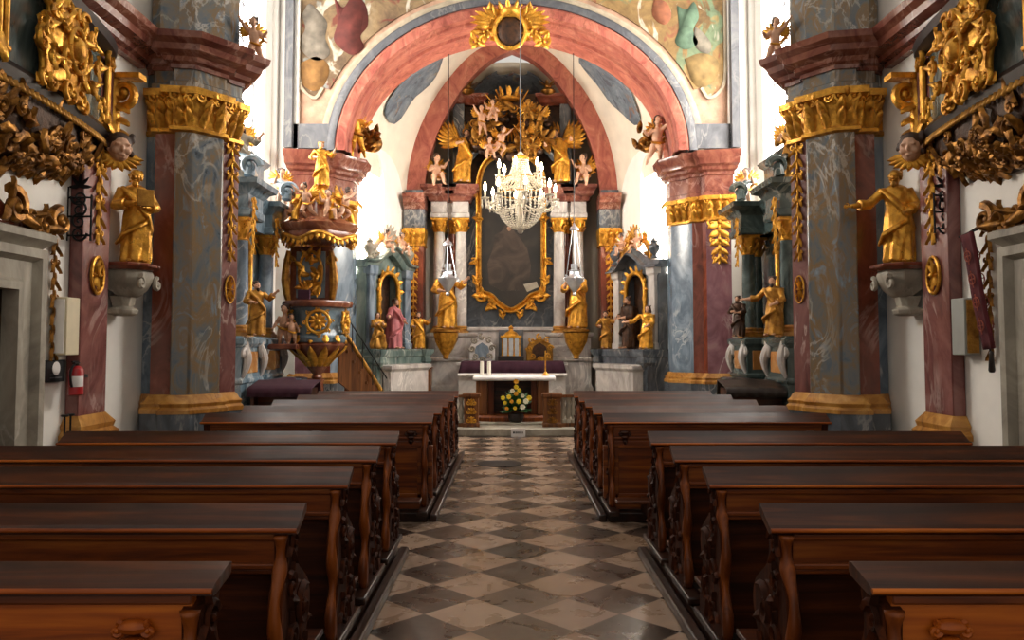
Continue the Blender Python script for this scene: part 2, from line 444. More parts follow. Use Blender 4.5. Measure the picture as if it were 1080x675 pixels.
# ------------------------------------------------------------------ great piers
PIER = [(-4.495, 9.62), (-4.34, 9.55), (-4.32, 9.46), (-4.06, 9.46), (-4.05, 9.36), (-3.84, 9.40), (-3.60, 9.74), (-3.64, 9.86), (-3.52, 10.06), (-3.75, 10.55), (-4.495, 10.58)]
def rect(poly, idx, back):
    return [poly[i] for i in idx]+back
def volute_cap(mb, a, b, z0, z1, out):
    """a gilded capital over the facet a-b: acanthus row, two volutes, abacus flower"""
    a, b = Vector((a[0], a[1], 0)), Vector((b[0], b[1], 0)); e = (b-a); L = e.length; e.normalize(); nrm = Vector(out).normalized(); up = Vector((0,0,1))
    k = max(2, int(L/.14))
    for i in range(k):
        for (zb, zt, dz) in ((z0, lerp(z0, z1, .5), 0), (lerp(z0, z1, .28), lerp(z0, z1, .78), .5)):
            c = a+e*(L*(i+.5+dz*.5)/(k+dz*.5))+nrm*(.035+.02*dz)
            mb.leaf(c+up*zb, c+up*zt, .125, nrm, .42, .016)
    r = (z1-z0)*.17
    for q, sg in ((a, 1), (b, -1)):
        mb.scroll(q+e*(sg*r*.4)+nrm*.1+up*(z1-(z1-z0)*.22), r, r*.3, PI/2, 1.5, sg, ux=e, uy=up)
    c = (a+b)/2+nrm*.1+up*(z1-(z1-z0)*.1)
    mb.ell(c, (.05, .05, .06), 8, 6)
    for sg in (-1, 1): mb.scroll((a+b)/2+e*(sg*r*.55)+nrm*.1+up*(z1-(z1-z0)*.3), r*.5, r*.18, PI/2, 1.3, sg, ux=e, uy=up, n=12)
def gold_drop(mb, top, h, w, nrm, e, seed=1):
    """hanging gilded ornament: leaves, husks and scrolls strung down a face"""
    top, nrm, e = Vector(top), Vector(nrm).normalized(), Vector(e).normalized(); up = Vector((0,0,1)); rg = random.Random(seed)
    n = max(4, int(h/.16))
    mb.tube([top+nrm*.015, top-up*h+nrm*.015], w*.06, 6)
    for i in range(n):
        z = -h*(i+.2)/n; ww = w*(1-.45*i/n)
        for sg in (-1, 1):
            mb.leaf(top+up*z+nrm*.02, top+up*(z-h/n*.75)+e*(sg*ww*.5)+nrm*.02, ww*.3, nrm, .15, .012)
            if i % 2 == 0: mb.scroll(top+up*(z-.02)+e*(sg*ww*.33)+nrm*.025, ww*.17, ww*.055, PI/2, 1.2, -sg, ux=e, uy=up, n=12)
        mb.ell(top+up*z+nrm*.03, (ww*.1, ww*.1, h/n*.3), 8, 6)
def medallion(mb, c, rx, rz, nrm, e):
    c, nrm, e = Vector(c), Vector(nrm).normalized(), Vector(e).normalized(); up = Vector((0,0,1))
    ring = [c+e*(rx*math.cos(a))+up*(rz*math.sin(a))+nrm*.02 for a in [2*PI*i/20 for i in range(21)]]
    mb.tube(ring, rx*.16, 6)
    for i in range(8):
        a = 2*PI*i/8; mb.leaf(c+nrm*.015, c+e*(rx*.85*math.cos(a))+up*(rz*.85*math.sin(a))+nrm*.02, rx*.4, nrm, .1, .012)
    mb.ell(c+nrm*.04, (rx*.2, rx*.2, rx*.25), 8, 6)
CORN1 = [(0,4.9),(.05,4.9),(.05,4.95),(.11,4.97),(.13,5.02),(.17,5.03),(.24,5.06),(.26,5.13),(.33,5.18),(.35,5.25),(0,5.29)]
CORN = [(0,5.20),(.05,5.20),(.05,5.26),(.11,5.29),(.11,5.34),(.16,5.38),(.30,5.42),(.33,5.46),(.33,5.54),(.38,5.58),(.44,5.66),(.44,5.74),(.40,5.76),(0,5.80)]
ARCHI = [(0,4.66),(.05,4.66),(.05,4.74),(.02,4.76),(.02,4.92)]
BASE = [(.10,.80),(.10,.85),(.07,.88),(.085,.92),(.05,.95),(.03,.99),(0,1.02)]
PLIN = [(.13,0),(.13,.12),(.09,.15),(.09,.80)]
for s, side in ((-1, 'left'), (1, 'right')):
    mx = lambda p: (AX+s*abs(p[0]) if p[0] < 0 else p[0], p[1])
    P = [mx(p) for p in PIER]; clp = lambda x, y: (AX+s*min(s*(x-AX), 4.495), min(y, 10.59))
    t = thing('clustered_pier', 'clustered gray and red marble pier with gilded capitals behind the %s golden saint' % side, 'pier', (AX+s*3.95, 9.7, 0))
    part('plinth', MB().mould(P, PLIN, clp), M['darkgray'], t, world=True)
    part('base', MB().mould(P, BASE, clp), M['goldbase'], t, world=True)
    def seg(i0, i1, back): return [P[i] for i in range(i0, i1+1)]+[mx(b) for b in back]
    part('shaft', MB().prism(seg(0, 1, [(-4.3, 9.7), (-4.49, 9.8)]), 1.0, 4.2), M['bluegray'], t, world=True, label='narrow blue gray marble shaft against the wall')
    part('shaft', MB().prism(seg(1, 3, [(-4.06, 9.8), (-4.34, 9.8)]), 1.0, 4.2), M['red'], t, world=True, label='red brown marble shaft')
    part('shaft', MB().prism(seg(3, 7, [(-3.8, 10.3), (-4.06, 10.3)]), 1.0, 4.2), M['gray'], t, world=True, bevel=.02, label='broad gray brown marble shaft')
    part('shaft', MB().prism(seg(7, 10, [(-4.49, 9.9)]), 1.0, 4.2), M['pilastred'], t, world=True, label='purple red marble shaft on the far side')
    cb = MB().mould(P, [(0.0,4.14),(.05,4.16),(.05,4.2),(.015,4.22),(.015,4.42),(.05,4.56),(.13,4.58),(.13,4.66),(0,4.66)], clp)
    for i0, i1 in ((0,1),(2,3),(4,5),(5,6),(7,8)):
        a, b = Vector(P[i0]), Vector(P[i1]); e = (b-a).normalized(); n = Vector((e.y, -e.x)) if s < 0 else Vector((-e.y, e.x))
        volute_cap(cb, a if i0 else a.lerp(b, .85), b, 4.2, 4.66, (n.x, n.y, 0))
    part('capital', cb, M['gold'], t, world=True, smooth=50)
    part('frieze', MB().mould(P, ARCHI, clp), M['gray'], t, world=True)
    part('cornice', MB().mould(P, CORN1, clp), M['cornice'], t, world=True)
    part('attic_block', MB().mould(P, [(-.02,5.27),(-.02,9.6)], clp), M['gray'], t, world=True)
    o = MB(); a, b = Vector(P[7]), Vector(P[8]); e = (b-a).normalized(); n = Vector((e.y, -e.x)) if s < 0 else Vector((-e.y, e.x)); c = (a+b)/2
    gold_drop(o, (c.x, c.y, 4.15), 1.5, .2, (n.x, n.y, 0), (e.x, e.y, 0), 3)
    medallion(o, (c.x, c.y, 2.3), .07, .17, (n.x, n.y, 0), (e.x, e.y, 0))
    part('gilded_drop', o, M['gold'], t, world=True, smooth=50)
    # engaged wall pilaster with gilded drop, between the doorway and the saint
    t = thing('wall_pilaster', 'purple red marble wall pilaster with gilded drop, beside the %s doorway' % side, 'pilaster', (AX+s*4.42, 8.3, 0))
    clw = lambda x, y: (AX+s*min(s*(x-AX), 4.495), y); W = [(AX+s*4.495, 7.98), (AX+s*4.36, 7.98), (AX+s*4.36, 8.52), (AX+s*4.495, 8.52)]
    part('plinth', MB().mould(W, [(.1,0),(.1,.12),(.07,.15),(.07,.66)], clw), M['darkgray'], t, world=True)
    part('base', MB().mould(W, [(.1,.66),(.1,.71),(.06,.75),(.075,.8),(.03,.86),(0,.9)], clw), M['goldbase'], t, world=True)
    part('shaft', MB().prism(W, .88, 5.3), M['pilastred'], t, world=True, bevel=.012)
    o = MB(); gold_drop(o, (AX+s*4.36, 8.25, 4.2), 1.55, .27, (-s, 0, 0), (0, 1, 0), 5); medallion(o, (AX+s*4.36, 8.25, 2.33), .12, .19, (-s, 0, 0), (0, 1, 0))
    part('gilded_drop', o, M['gold'], t, world=True, smooth=50)
    # wall cornice running back to the pier
    wc = [(AX+s*4.62, -2), (AX+s*4.46, -2), (AX+s*4.46, 9.3), (AX+s*4.62, 9.3)]
    struct('trim_cornice_'+side, MB().mould(wc, CORN1), M['cornice'])
# ------------------------------------------------------------------ chancel arch
D2 = 16.35
P2 = [(-4.6, 16.45), (-4.52, 16.2), (-4.0, 16.3), (-3.96, 16.46), (-3.76, 16.52), (-3.73, 16.66), (-3.42, 17.0), (-3.42, 17.46), (-4.6, 17.46)]
CORN2 = [(0,5.08),(.05,5.10),(.05,5.16),(.11,5.2),(.13,5.26),(.2,5.3),(.22,5.4),(.28,5.46),(.30,5.56),(0,5.62)]
ARCHI2 = [(0,4.66),(.05,4.66),(.05,4.76),(.02,4.78),(.02,5.12)]
for s, side in ((-1, 'left'), (1, 'right')):
    mx = lambda p: (s*abs(p[0]), p[1]); clp = lambda x, y: (s*min(s*x, 4.62), min(y, 17.48))
    P = [mx(p) for p in P2]
    t = thing('chancel_pier', 'marble pier carrying the %s foot of the big rose chancel arch' % side, 'pier', (s*4.0, 16.9, 0))
    part('plinth', MB().mould(P, PLIN, clp), M['darkgray'], t, world=True)
    part('base', MB().mould(P, BASE, clp), M['goldbase'], t, world=True)
    def seg(i0, i1, back): return [P[i] for i in range(i0, i1+1)]+[mx(b) for b in back]
    part('shaft', MB().prism(seg(0, 2, [(-4.0, 17.4), (-4.6, 17.4)]), 1.0, 4.2), M['pink'], t, world=True, label='broad purple pink marble shaft')
    part('shaft', MB().prism(seg(2, 4, [(-3.76, 17.4), (-4.1, 17.4)]), 1.0, 4.2), M['red'], t, world=True, label='narrow red marble shaft')
    part('shaft', MB().prism(seg(4, 7, [(-4.3, 17.46), (-4.3, 17)]), 1.0, 4.2), M['bluegray'], t, world=True, label='blue gray marble shaft on the chancel side')
    cb = MB().mould(P, [(0.0,4.14),(.05,4.16),(.05,4.2),(.015,4.22),(.015,4.42),(.05,4.56),(.13,4.58),(.13,4.66),(0,4.66)], clp)
    for i0, i1 in ((1,2),(3,4),(5,6)):
        a, b = Vector(P[i0]), Vector(P[i1]); e = (b-a).normalized(); n = Vector((e.y, -e.x)) if s < 0 else Vector((-e.y, e.x))
        volute_cap(cb, a, b, 4.2, 4.66, (n.x, n.y, 0))
    part('capital', cb, M['gold'], t, world=True, smooth=50)
    part('frieze', MB().mould(P, ARCHI2, clp), M['cornice'], t, world=True)
    part('cornice', MB().mould(P, CORN2, clp), M['cornice'], t, world=True)
    o = MB(); gold_drop(o, (s*4.25, 16.24, 4.15), .9, .5, (0, -1, 0), (1, 0, 0), 9)
    part('gilded_drop', o, M['gold'], t, world=True, smooth=50)
# main arch: swept section round an ellipse
ZS = 5.6
def ell_ring(a, b, y, n=64, t0=0, t1=PI): return [Vector((-a*math.cos(lerp(t0, t1, i/n)), y, ZS+b*math.sin(lerp(t0, t1, i/n)))) for i in range(n+1)]
def ringband(prof, n=64):
    """prof: list of (a, b, y); a closed band of section points"""
    mb = MB(); rows = [[Vector((-a*math.cos(PI*i/n), y, ZS+b*math.sin(PI*i/n))) for (a, b, y) in prof] for i in range(n+1)]
    mb.grid(rows, close=True); return mb
B0 = 3.25
struct('trim_arch_outer', ringband([(3.84,B0,16.5),(3.84,B0,16.22),(3.78,B0-.06,16.18),(3.66,B0-.17,16.2),(3.64,B0-.19,16.5)]), M['archgray'], smooth=60)
struct('trim_arch', ringband([(3.66,B0-.17,17.7),(3.66,B0-.17,16.24),(3.60,B0-.25,16.16),(3.44,B0-.40,16.2),(3.42,B0-.42,16.34),(3.38,B0-.46,16.36),(3.37,B0-.5,16.5),(3.38,B0-.50,16.56),(3.42,B0-.46,16.85),(3.37,B0-.51,16.88),(3.37,B0-.51,17.02),(3.42,B0-.46,17.05),(3.42,B0-.46,17.3),(3.42,B0-.47,17.34),(3.42,B0-.47,17.7)]), M['archpink'], smooth=40)
# wall above the arch, with its painted spandrels
def spandrel(mb, y0, th, outer, n=48):
    """between ellipse a,b and a rectangle top"""
    a, b, xm, zt, z0 = outer
    rows = []
    for i in range(n+1):
        t = PI*i/n; p = Vector((-a*math.cos(t), y0, ZS+b*math.sin(t)))
        dx, dz = -math.cos(t), math.sin(t)
        k = min(xm/abs(dx) if abs(dx) > 1e-6 else 1e9, (zt-ZS)/dz if dz > 1e-6 else 1e9)
        q = Vector((dx*k, y0, ZS+dz*k))
        rows.append([p, q, q+Vector((0, th, 0)), p+Vector((0, th, 0))])
    mb.grid(rows, close=True); return mb
struct('wall_chancel_arch', spandrel(MB(), 16.34, .3, (3.8, B0-.02, 4.62, 10.2, ZS)), M['stucco'])
struct('trim_arch_border', ringband([(3.98,B0+.13,16.36),(3.98,B0+.13,16.28),(3.92,B0+.08,16.25),(3.83,B0,16.28),(3.83,B0,16.36)]), M['border'], smooth=50)
FRS = {-1: fresco('robed_figures_fresco', ['#3e2f20','#66513a','#80694a','#8d7a5e'], [('#6f2f24',.56),('#b9b1a0',.6),('#8a8d86',.62),('#5a4632',.62)], .9), 1: fresco('ochre_green_fresco', ['#4a3820','#745a34','#8a6d42','#977d54'], [('#5f7358',.57),('#b8ae9c',.61),('#7a4630',.62),('#8f7444',.6)], .9)}
for s, side in ((-1, 'left'), (1, 'right')):
    # outline on the wall: vertical outer edge, scalloped lower end, curved inner edge following the arch
    pts = [(s*4.42, 10.1)]
    pts += [(s*4.42, 8.0), (s*4.40, 7.1), (s*4.28, 6.85), (s*4.08, 6.75), (s*3.93, 6.95)]
    for i in range(0, 15):
        t = lerp(R(22), R(84), i/14); pts.append((s*4.08*math.cos(t), ZS+(B0+.24)*math.sin(t)))
    pts.append((s*.42, 10.1))
    mb = MB(); mb.plate(pts, .03, (0, 16.335, 0), (1,0,0), (0,0,1)) if s > 0 else mb.plate(pts, .03, (0, 16.335, 0), (1,0,0), (0,0,1))
    solo('fresco', mb, FRS[s], ('brown and red fresco of robed figures above the %s foot of the chancel arch' if s < 0 else 'ochre and green fresco of robed figures above the %s foot of the chancel arch') % side, 'fresco')
    fo = [o for o in bpy.data.objects if o.name.startswith('fresco')][-1]
    shapes = ([('painted_robe', '#5a261f', [(352,-4),(362,8),(372,-4),(385,4),(388,26),(380,38),(384,50),(372,58),(358,50),(352,40),(356,22)]),
               ('painted_figure', '#766d60', [(318,16),(326,4),(336,12),(345,24),(343,40),(348,56),(336,64),(322,58),(316,44),(322,30)]),
               ('painted_cartouche', '#855f32', [(318,66),(334,60),(347,70),(343,88),(332,96),(320,90),(315,78)])] if s < 0 else
              [('painted_robe', '#4f6450', [(714,6),(724,10),(732,2),(737,18),(731,32),(736,46),(722,52),(712,44),(716,30)]),
               ('painted_figure', '#6a6356', [(733,28),(741,34),(750,46),(748,56),(738,54),(731,44)]),
               ('painted_figure', '#7d4a30', [(690,-4),(704,4),(708,18),(700,26),(688,16)]),
               ('painted_cartouche', '#80683f', [(722,62),(740,56),(757,64),(755,82),(742,92),(730,86)])])
    for nm2, col, pl in shapes:
        q = [PX(a, b, 16.3) for a, b in pl]; q = catmull([(p.x, p.z, 0) for p in q+q[:1]], 4)[:-1]
        mb = MB().plate([(p.x, p.y) for p in q], .008, (0, 16.304, 0), (1,0,0), (0,0,1)); part(nm2, mb, plain('fresco_paint_'+col[1:], col, .85, 0, .35, 5), fo, world=True, smooth=None)
    mb = MB(); mb.sweep(catmull([(s*4.44, 16.3, 10.1), (s*4.44, 16.3, 8.0), (s*4.42, 16.3, 7.1), (s*4.28, 16.3, 6.82), (s*4.08, 16.3, 6.72), (s*3.93, 16.3, 6.93)], 4), [(-.03,-.03),(.03,-.03),(.03,.03),(-.03,.03)], side=(0,1,0))
    struct('trim_fresco_'+side, mb, M['border'])
    struct('trim_bay_rib_'+side, MB().box((s*4.5, 16.05, 5.63), (s*4.66, 16.4, 10.2)), M['archgray'])
    struct('trim_arch_foot_'+side, MB().box((s*3.66, 16.2, 5.64), (s*4.5, 16.34, 6.15)), M['archgray'])
# ------------------------------------------------------------------ chancel: splayed walls, vault, inner rib, apse
D3 = 20.4
RO = [(428,207),(431,178),(440,142),(457,106),(478,77),(503,53),(540,36)]
RI = [(447,207),(450,180),(459,146),(475,113),(495,84),(518,63),(540,53)]
def ribcurve(px, d, n=4):
    h = catmull([PX(a, b, d) for a, b in px], n); h = [Vector((q.x, d, q.z)) for q in h]
    return h + [Vector((-q.x, d, q.z)) for q in reversed(h[:-1])]
ro, ri = ribcurve(RO, D3), ribcurve(RI, D3)
mb = MB(); mb.grid([[a, b, b+Vector((0,.35,0)), a+Vector((0,.35,0))] for a, b in zip(ro, ri)], close=True)
struct('trim_rib', mb, M['archpink'], smooth=50)
# vault web between the big arch and the inner rib
nV = len(ro); webrows = []
el = [Vector((-3.46*math.cos(PI*i/(nV-1)), 17.6, ZS+(B0-.44)*math.sin(PI*i/(nV-1)))) for i in range(nV)]
def web(u, v):
    """u along the arch 0..1, v from the big arch to the rib"""
    k = u*(nV-1); i = min(int(k), nV-2); f = k-i
    a = el[i].lerp(el[i+1], f); b = ro[i].lerp(ro[i+1], f)
    q = a.lerp(b, v); sg = math.sin(PI*v)
    return q+Vector((q.x*.05*sg, 0, .30*sg*(1-abs(2*u-1)*.6)))
mb = MB(); mb.grid([[web(i/48, j/10) for j in range(11)] for i in range(49)]); struct('ceiling_chancel', mb, M['vault'], smooth=180)
CF = fresco('cloud_fresco', ['#4b535d','#5f6872','#727b83','#86898a'], [('#7d5a46',.6),('#8f8672',.64),('#4a505a',.6)], 1.2)
for s, side in ((-1, 'left'), (1, 'right')):
    uc, vc = (.245, .40) if s < 0 else (.755, .40)
    rows = []
    for j in range(7):
        row = []
        for i in range(28):
            a = 2*PI*i/28; q = j/6*(1+.12*math.sin(3*a+s)+.07*math.cos(5*a))
            u = uc+.095*q*math.cos(a)+(-s)*.0*q; v = vc+.33*q*math.sin(a)+s*(-.0)
            p = web(u, v); row.append(p-Vector((p.x*.006, 0, .035)))
        rows.append(row)
    mb = MB(); mb.grid(rows, close=True)
    o = solo('fresco', mb, CF, 'gray blue cloud fresco on the chancel vault, %s of the crowning gilded crest' % side, 'fresco', smooth=180)
    md = o.modifiers.new('depth', 'SOLIDIFY'); md.thickness = .03
    # splayed chancel wall with round-headed window
    A = Vector((s*3.62, 17.5, 0)); B = Vector((s*2.78, 20.32, 0)); e = (B-A).normalized(); L = (B-A).length; nrm = Vector((-s*e.y, s*e.x, 0)); nrm = nrm if nrm.x*s < 0 else -nrm
    up = Vector((0,0,1)); w0, w1, zs, zt = .25, 1.75, 3.2, 5.55
    out = [(0,0),(L,0),(L,6.2),(0,7.2)]
    wm = MB()
    def wp(u, z, k=0): return A+e*u+up*z-nrm*k
    arc = [(lerp(w0, w1, .5)-(w1-w0)/2*math.cos(PI*i/14), zt+(w1-w0)/2*math.sin(PI*i/14)) for i in range(15)]
    for k in (0, .45):
        wm.add([wp(0,0,k), wp(w0,0,k), wp(w0,7.6,k), wp(0,7.6,k)], [(0,1,2,3)])
        wm.add([wp(w1,0,k), wp(L,0,k), wp(L,7.6,k), wp(w1,7.6,k)], [(0,1,2,3)])
        wm.add([wp(w0,0,k), wp(w1,0,k), wp(w1,zs,k), wp(w0,zs,k)], [(0,1,2,3)])
        wm.add([wp(u,z,k) for u,z in arc]+[wp(u,7.6,k) for u,z in arc], [(i, i+1, 16+i, 15+i) for i in range(14)])
    outl = [(w0, zs)]+arc+[(w1, zs)]
    wm.add([wp(u,z,0) for u,z in outl]+[wp(lerp(1.0,u,.86),lerp(4.4,z,.93),.45) for u,z in outl], [(i, (i+1) % len(outl), len(outl)+(i+1) % len(outl), len(outl)+i) for i in range(len(outl))])
    struct('wall_chancel_'+side, wm, M['white'], smooth=30)
    win = tag(bpy.data.objects.new('window_'+('3' if s < 0 else '4'), None), kind='structure'); C.objects.link(win)
    g = MB(); g.add([wp(u,z,.43) for u,z in outl]+[wp(u,z,.46) for u,z in outl], [tuple(range(len(outl)))]+[tuple(range(2*len(outl)-1, len(outl)-1, -1))]); part('pane', g, M.setdefault('pane2', emit('chancel_daylit_pane', '#fff6e8', 46.0)), win)
    gb = MB()
    for k in range(1, 4): gb.tube([wp(lerp(w0,w1,k/4), zs, .42), wp(lerp(w0,w1,k/4), zt+.55, .42)], .014, 5)
    for k in range(0, 8): gb.tube([wp(w0, zs+.4*k, .42), wp(w1, zs+.4*k, .42)], .014, 5)
    part('glazing_bars', gb, M['archgray'], win)
# apse shell
rows = []
nA = 40
for j in range(25):
    row = []
    for i in range(nA+1):
        a = PI*i/nA
        if j <= 8: z = 5.4*j/8; r = 1.0
        else:
            t = (j-8)/16; r = math.cos(t*PI/2)**.75; z = 5.4+3.7*math.sin(t*PI/2)
        row.append(Vector((-2.42*math.cos(a)*max(r, .001), 20.82+2.1*math.sin(a)*max(r, .05), z)))
    rows.append(row)
mb = MB(); mb.grid(rows); struct('wall_apse', mb, M['vault'], smooth=60)
# painted lunette high in the apse
rows = []
for j in range(9):
    row = []
    for i in range(25):
        a = PI*lerp(.20, .80, i/24); t = lerp(.42, .93, j/8)-.05*abs(math.cos(3*a))*(j == 8)
        r = math.cos(t*PI/2)**.75; row.append(Vector((-2.30*math.cos(a)*r, 20.80+1.98*math.sin(a)*r, 5.4+3.58*math.sin(t*PI/2))))
    rows.append(row)
o = solo('fresco', MB().grid(rows), CF, 'gray painted lunette in the apse above the high altar carving', 'fresco', smooth=180)
md = o.modifiers.new('depth', 'SOLIDIFY'); md.thickness = .03
# inner pilasters of the apse arch
for s, side in ((-1, 'left'), (1, 'right')):
    Q = [(s*2.75, 20.2), (s*2.26, 20.2), (s*2.26, 20.78), (s*2.75, 20.78)]; clp = lambda x, y: (s*min(max(s*x, 2.215), 2.765), min(y, 20.79))
    t = thing('apse_pilaster', 'slim red marble pilaster with gilded ornament, %s of the high altar' % side, 'pilaster', (s*2.5, 20.4, 0))
    part('plinth', MB().mould(Q, [(.08,0),(.08,.8)], clp), M['darkgray'], t, world=True)
    part('base', MB().mould(Q, [(.08,.8),(.08,.86),(.05,.9),(.06,.95),(0,1.0)], clp), M['goldbase'], t, world=True)
    part('shaft', MB().prism(Q, .98, 4.12), M['red'], t, world=True)
    cb = MB().mould(Q, [(0,4.1),(.04,4.12),(.04,4.16),(.01,4.2),(.04,4.4),(.12,4.52),(.12,4.56),(0,4.56)], clp)
    volute_cap(cb, (Q[0] if s < 0 else Q[1]), (Q[1] if s < 0 else Q[0]), 4.12, 4.56, (0,-1,0))
    part('capital', cb, M['gold'], t, world=True, smooth=50)
    part('frieze', MB().mould(Q, [(0,4.56),(.03,4.56),(.03,5.06)], clp), M['darkgray'], t, world=True)
    part('cornice', MB().mould(Q, [(0,5.04),(.06,5.06),(.1,5.14),(.22,5.2),(.22,5.26),(.32,5.34),(.32,5.42),(0,5.44)], clp), M['cornice'], t, world=True)
    part('rib_block', MB().mould(Q, [(-.02,5.42),(-.02,5.56)], clp), M['darkgray'], t, world=True)
    o = MB(); gold_drop(o, (s*2.5, 20.2, 4.1), 2.3, .26, (0,-1,0), (1,0,0), 11)
    part('gilded_drop', o, M['gold'], t, world=True, smooth=50)
# altar steps
st = MB().box((-3.3, 14.05, 0), (3.3, 14.75, .13)).box((-3.3, 14.7, 0), (3.3, 21, .17)); struct('floor_chancel_step', st, M['stone'], bevel=.015)
# ------------------------------------------------------------------ pews
def pew_end(mb, carve, edge, x0, s, yf, ztop):
    """carved pew end: profile in (y, z); yf = far side of the ledge. s = outward direction of the row"""
    yb = yf-.11                     # rear face of the back
    prof = [(yb-.04, .10), (yb-.09, .14), (yb-.10, .26), (yb-.065, .36), (yb-.05, .44), (yb-.085, .54), (yb-.08, .64), (yb-.035, .71), (yb-.012, .76), (yb-.012, .82), (yb-.018, .868)]
    far = [(yf, .91), (yf+.02, .88), (yf+.0, .80), (yf+.03, .72), (yf+.12, .66), (yf+.20, .60), (yf+.23, .52), (yf+.20, .44), (yf+.16, .38), (yf+.20, .30), (yf+.26, .22), (yf+.27, .10)]
    P = catmull([(0, a, b) for a, b in prof], 3)+catmull([(0, a, b) for a, b in far], 3)
    pl = [(q.y, q.z) for q in P]
    mb.plate(pl, .055, (x0+(.0 if s > 0 else -.055), 0, 0), (0,1,0), (0,0,1))
    # carved leaf scrolls on the aisle face
    xo = x0-s*.004; U, V = (0,1,0), (0,0,1)
    for (yy, zz, r, sg, a) in ((yf-.06,.82,.055,1,0.3),(yf-.09,.66,.06,-1,2.2),(yf+.07,.53,.09,1,1),(yf-.06,.45,.07,-1,4),(yf+.09,.29,.08,-1,2),(yf-.06,.24,.07,1,5)):
        carve.scroll((xo, yy, zz), r, r*.26, a, 1.25, sg, ux=U, uy=V, n=14, nn=5)
        for k in range(3):
            q = a+sg*(1.2+k*1.5); c = Vector((xo, yy, zz))
            carve.leaf(c+Vector((0, r*.5*math.cos(q), r*.5*math.sin(q))), c+Vector((0, r*1.6*math.cos(q+.5), r*1.6*math.sin(q+.5))), r*.6, (-s,0,0), .08, .008, 4)
    pts = catmull([(x0+s*.028, a-.004, b) for a, b in prof[1:]], 4)
    edge.tube(pts, [.025+.006*math.sin(i*.55) for i in range(len(pts))], 8)
def make_pew(name, label, s, x0, yf, L, group, style='row'):
    t = thing(name, label, 'pew', (x0+s*L/2, yf-.1, 0), 0, group)
    yb = yf-.11; xa, xb = x0+s*.03, x0+s*(L-.03)
    # sloping book ledge with moulded nose
    h = .035 if style == 'near' else 0
    sec = [(yf+.02,.965),(yf+.02,.935),(yf-.0,.925),(yf-.105,.872+h),(yf-.125,.872+h),(yf-.14,.884+h),(yf-.125,.897+h),(yf-.105,.906+h),(yf+.0,.968)]
    A = x0-s*.035; B = x0+s*(L+.03)
    ld = MB(); ld.grid([[Vector((X, a, b)) for a, b in sec] for X in (A, A+s*.001, B-s*.001, B)], close=True)
    n = len(sec); ld.f += [tuple(range(n)), tuple(3*n+i for i in range(n))]
    part('book_ledge', ld, M['pewdark'], t, world=True, bevel=.004)
    bk = MB().box((xa, yb, .75), (xb, yb+.03, .885+h)); part('back_panel', bk, M['pewback'] if style != 'near' else M['pewlight'], t, world=True)  # nearest row takes the lighter wood, painted as sunlit
    ed = MB().tube([(A, yf-.137, .888+h), (B, yf-.137, .888+h)], .009, 8); part('ledge_highlight', ed, M['pewlight'], t, world=True, smooth=60)  # thin lighter strip painting the highlight along the ledge nose
    rl = MB().box((xa, yb-.012, .845+h), (xb, yb, .872+h)).box((xa, yb-.022, .735), (xb, yb+.03, .758)).box((xa, yb-.012, .715), (xb, yb+.03, .737))
    part('rail', rl, M['pewback'], t, world=True, bevel=.006)
    lo = MB().box((xa, yb+(.0 if style == 'solid' else .05), .12), (xb, yb+.075, .73))
    if style == 'solid':
        lo.box((xa, yb-.02, .10), (xb, yb+.03, .24)).box((xa, yb-.02, .66), (xb, yb+.03, .72))
        k = max(2, int(L/1.0))
        for i in range(k+1):
            xx = lerp(xa, xb, i/k); lo.box((xx-.07, yb-.02, .2), (xx+.07, yb+.03, .68))
    part('lower_panel', lo, M['pewback'] if style == 'solid' else M['pewdark'], t, world=True, bevel=.005)
    if style in ('solid', 'near'):
        k = max(2, int(L/1.0))
        for i in range(0, k+1):
            cv = MB(); xx = lerp(x0+s*.16, x0+s*(L-.16), i/k)
            if style == 'near': xx = x0+s*(.19+i*(L-.38)/k)
            for q, zz in ((.036, .80), (.03, .755), (.022, .72)): cv.ell((xx, yb-.012, zz+h*.6), (q*1.3, .03, q*.62), 10, 6)
            for sg in (-1, 1): cv.scroll((xx+sg*.045, yb-.016, .79+h*.6), .024, .010, PI/2, 1.2, sg, n=10, nn=5)
            cv.leaf((xx, yb-.012, .745), (xx, yb-.012, .69), .06, (0,-1,0), .2, .01, 4)
            part('carved_bracket', cv, M['pewlight'] if style == 'near' else M['pewdark'], t, world=True)
    se = MB().box((xa, yb+.076, .44), (xb, yf+.20, .475)); part('seat', se, M['pewdark'], t, world=True, bevel=.008)
    kn = MB().box((xa, yb-.42, .22), (xb, yb-.24, .25))
    for q in (.15, .5, .85): kn.box((lerp(xa,xb,q)-.03, yb-.38, .10), (lerp(xa,xb,q)+.03, yb-.04, .22))
    part('kneeler', kn, M['pewdark'], t, world=True, bevel=.006)
    for xx, sd in ((x0, s), (x0+s*L, -s)):
        e, c, g = MB(), MB(), MB(); pew_end(e, c, g, xx, sd, yf, .97)
        p = part('pew_end', e, M['pewcarve'], t, world=True)
        if sd == s:
            part('carving', c, M['pewcarve'], p, world=True); part('scrolled_edge', g, M['pewmid'], p, world=True, smooth=180)
    ft = MB().box((x0-s*.02, yb-.30, .09), (x0+s*.07, yf+.34, .135)); part('foot_rail', ft, M['deck'], t, world=True, bevel=.01)
    return t
YS2 = [6.0, 5.15, 4.27, 3.30, 2.42]
YS1 = [7.55, 8.48, 9.36, 10.25, 11.1]
ordn = ['frontmost', 'second', 'third', 'fourth', 'fifth']
back = ['row closest to the camera', 'second row from the camera', 'middle row', 'second row behind the cross aisle', 'row just behind the cross aisle']
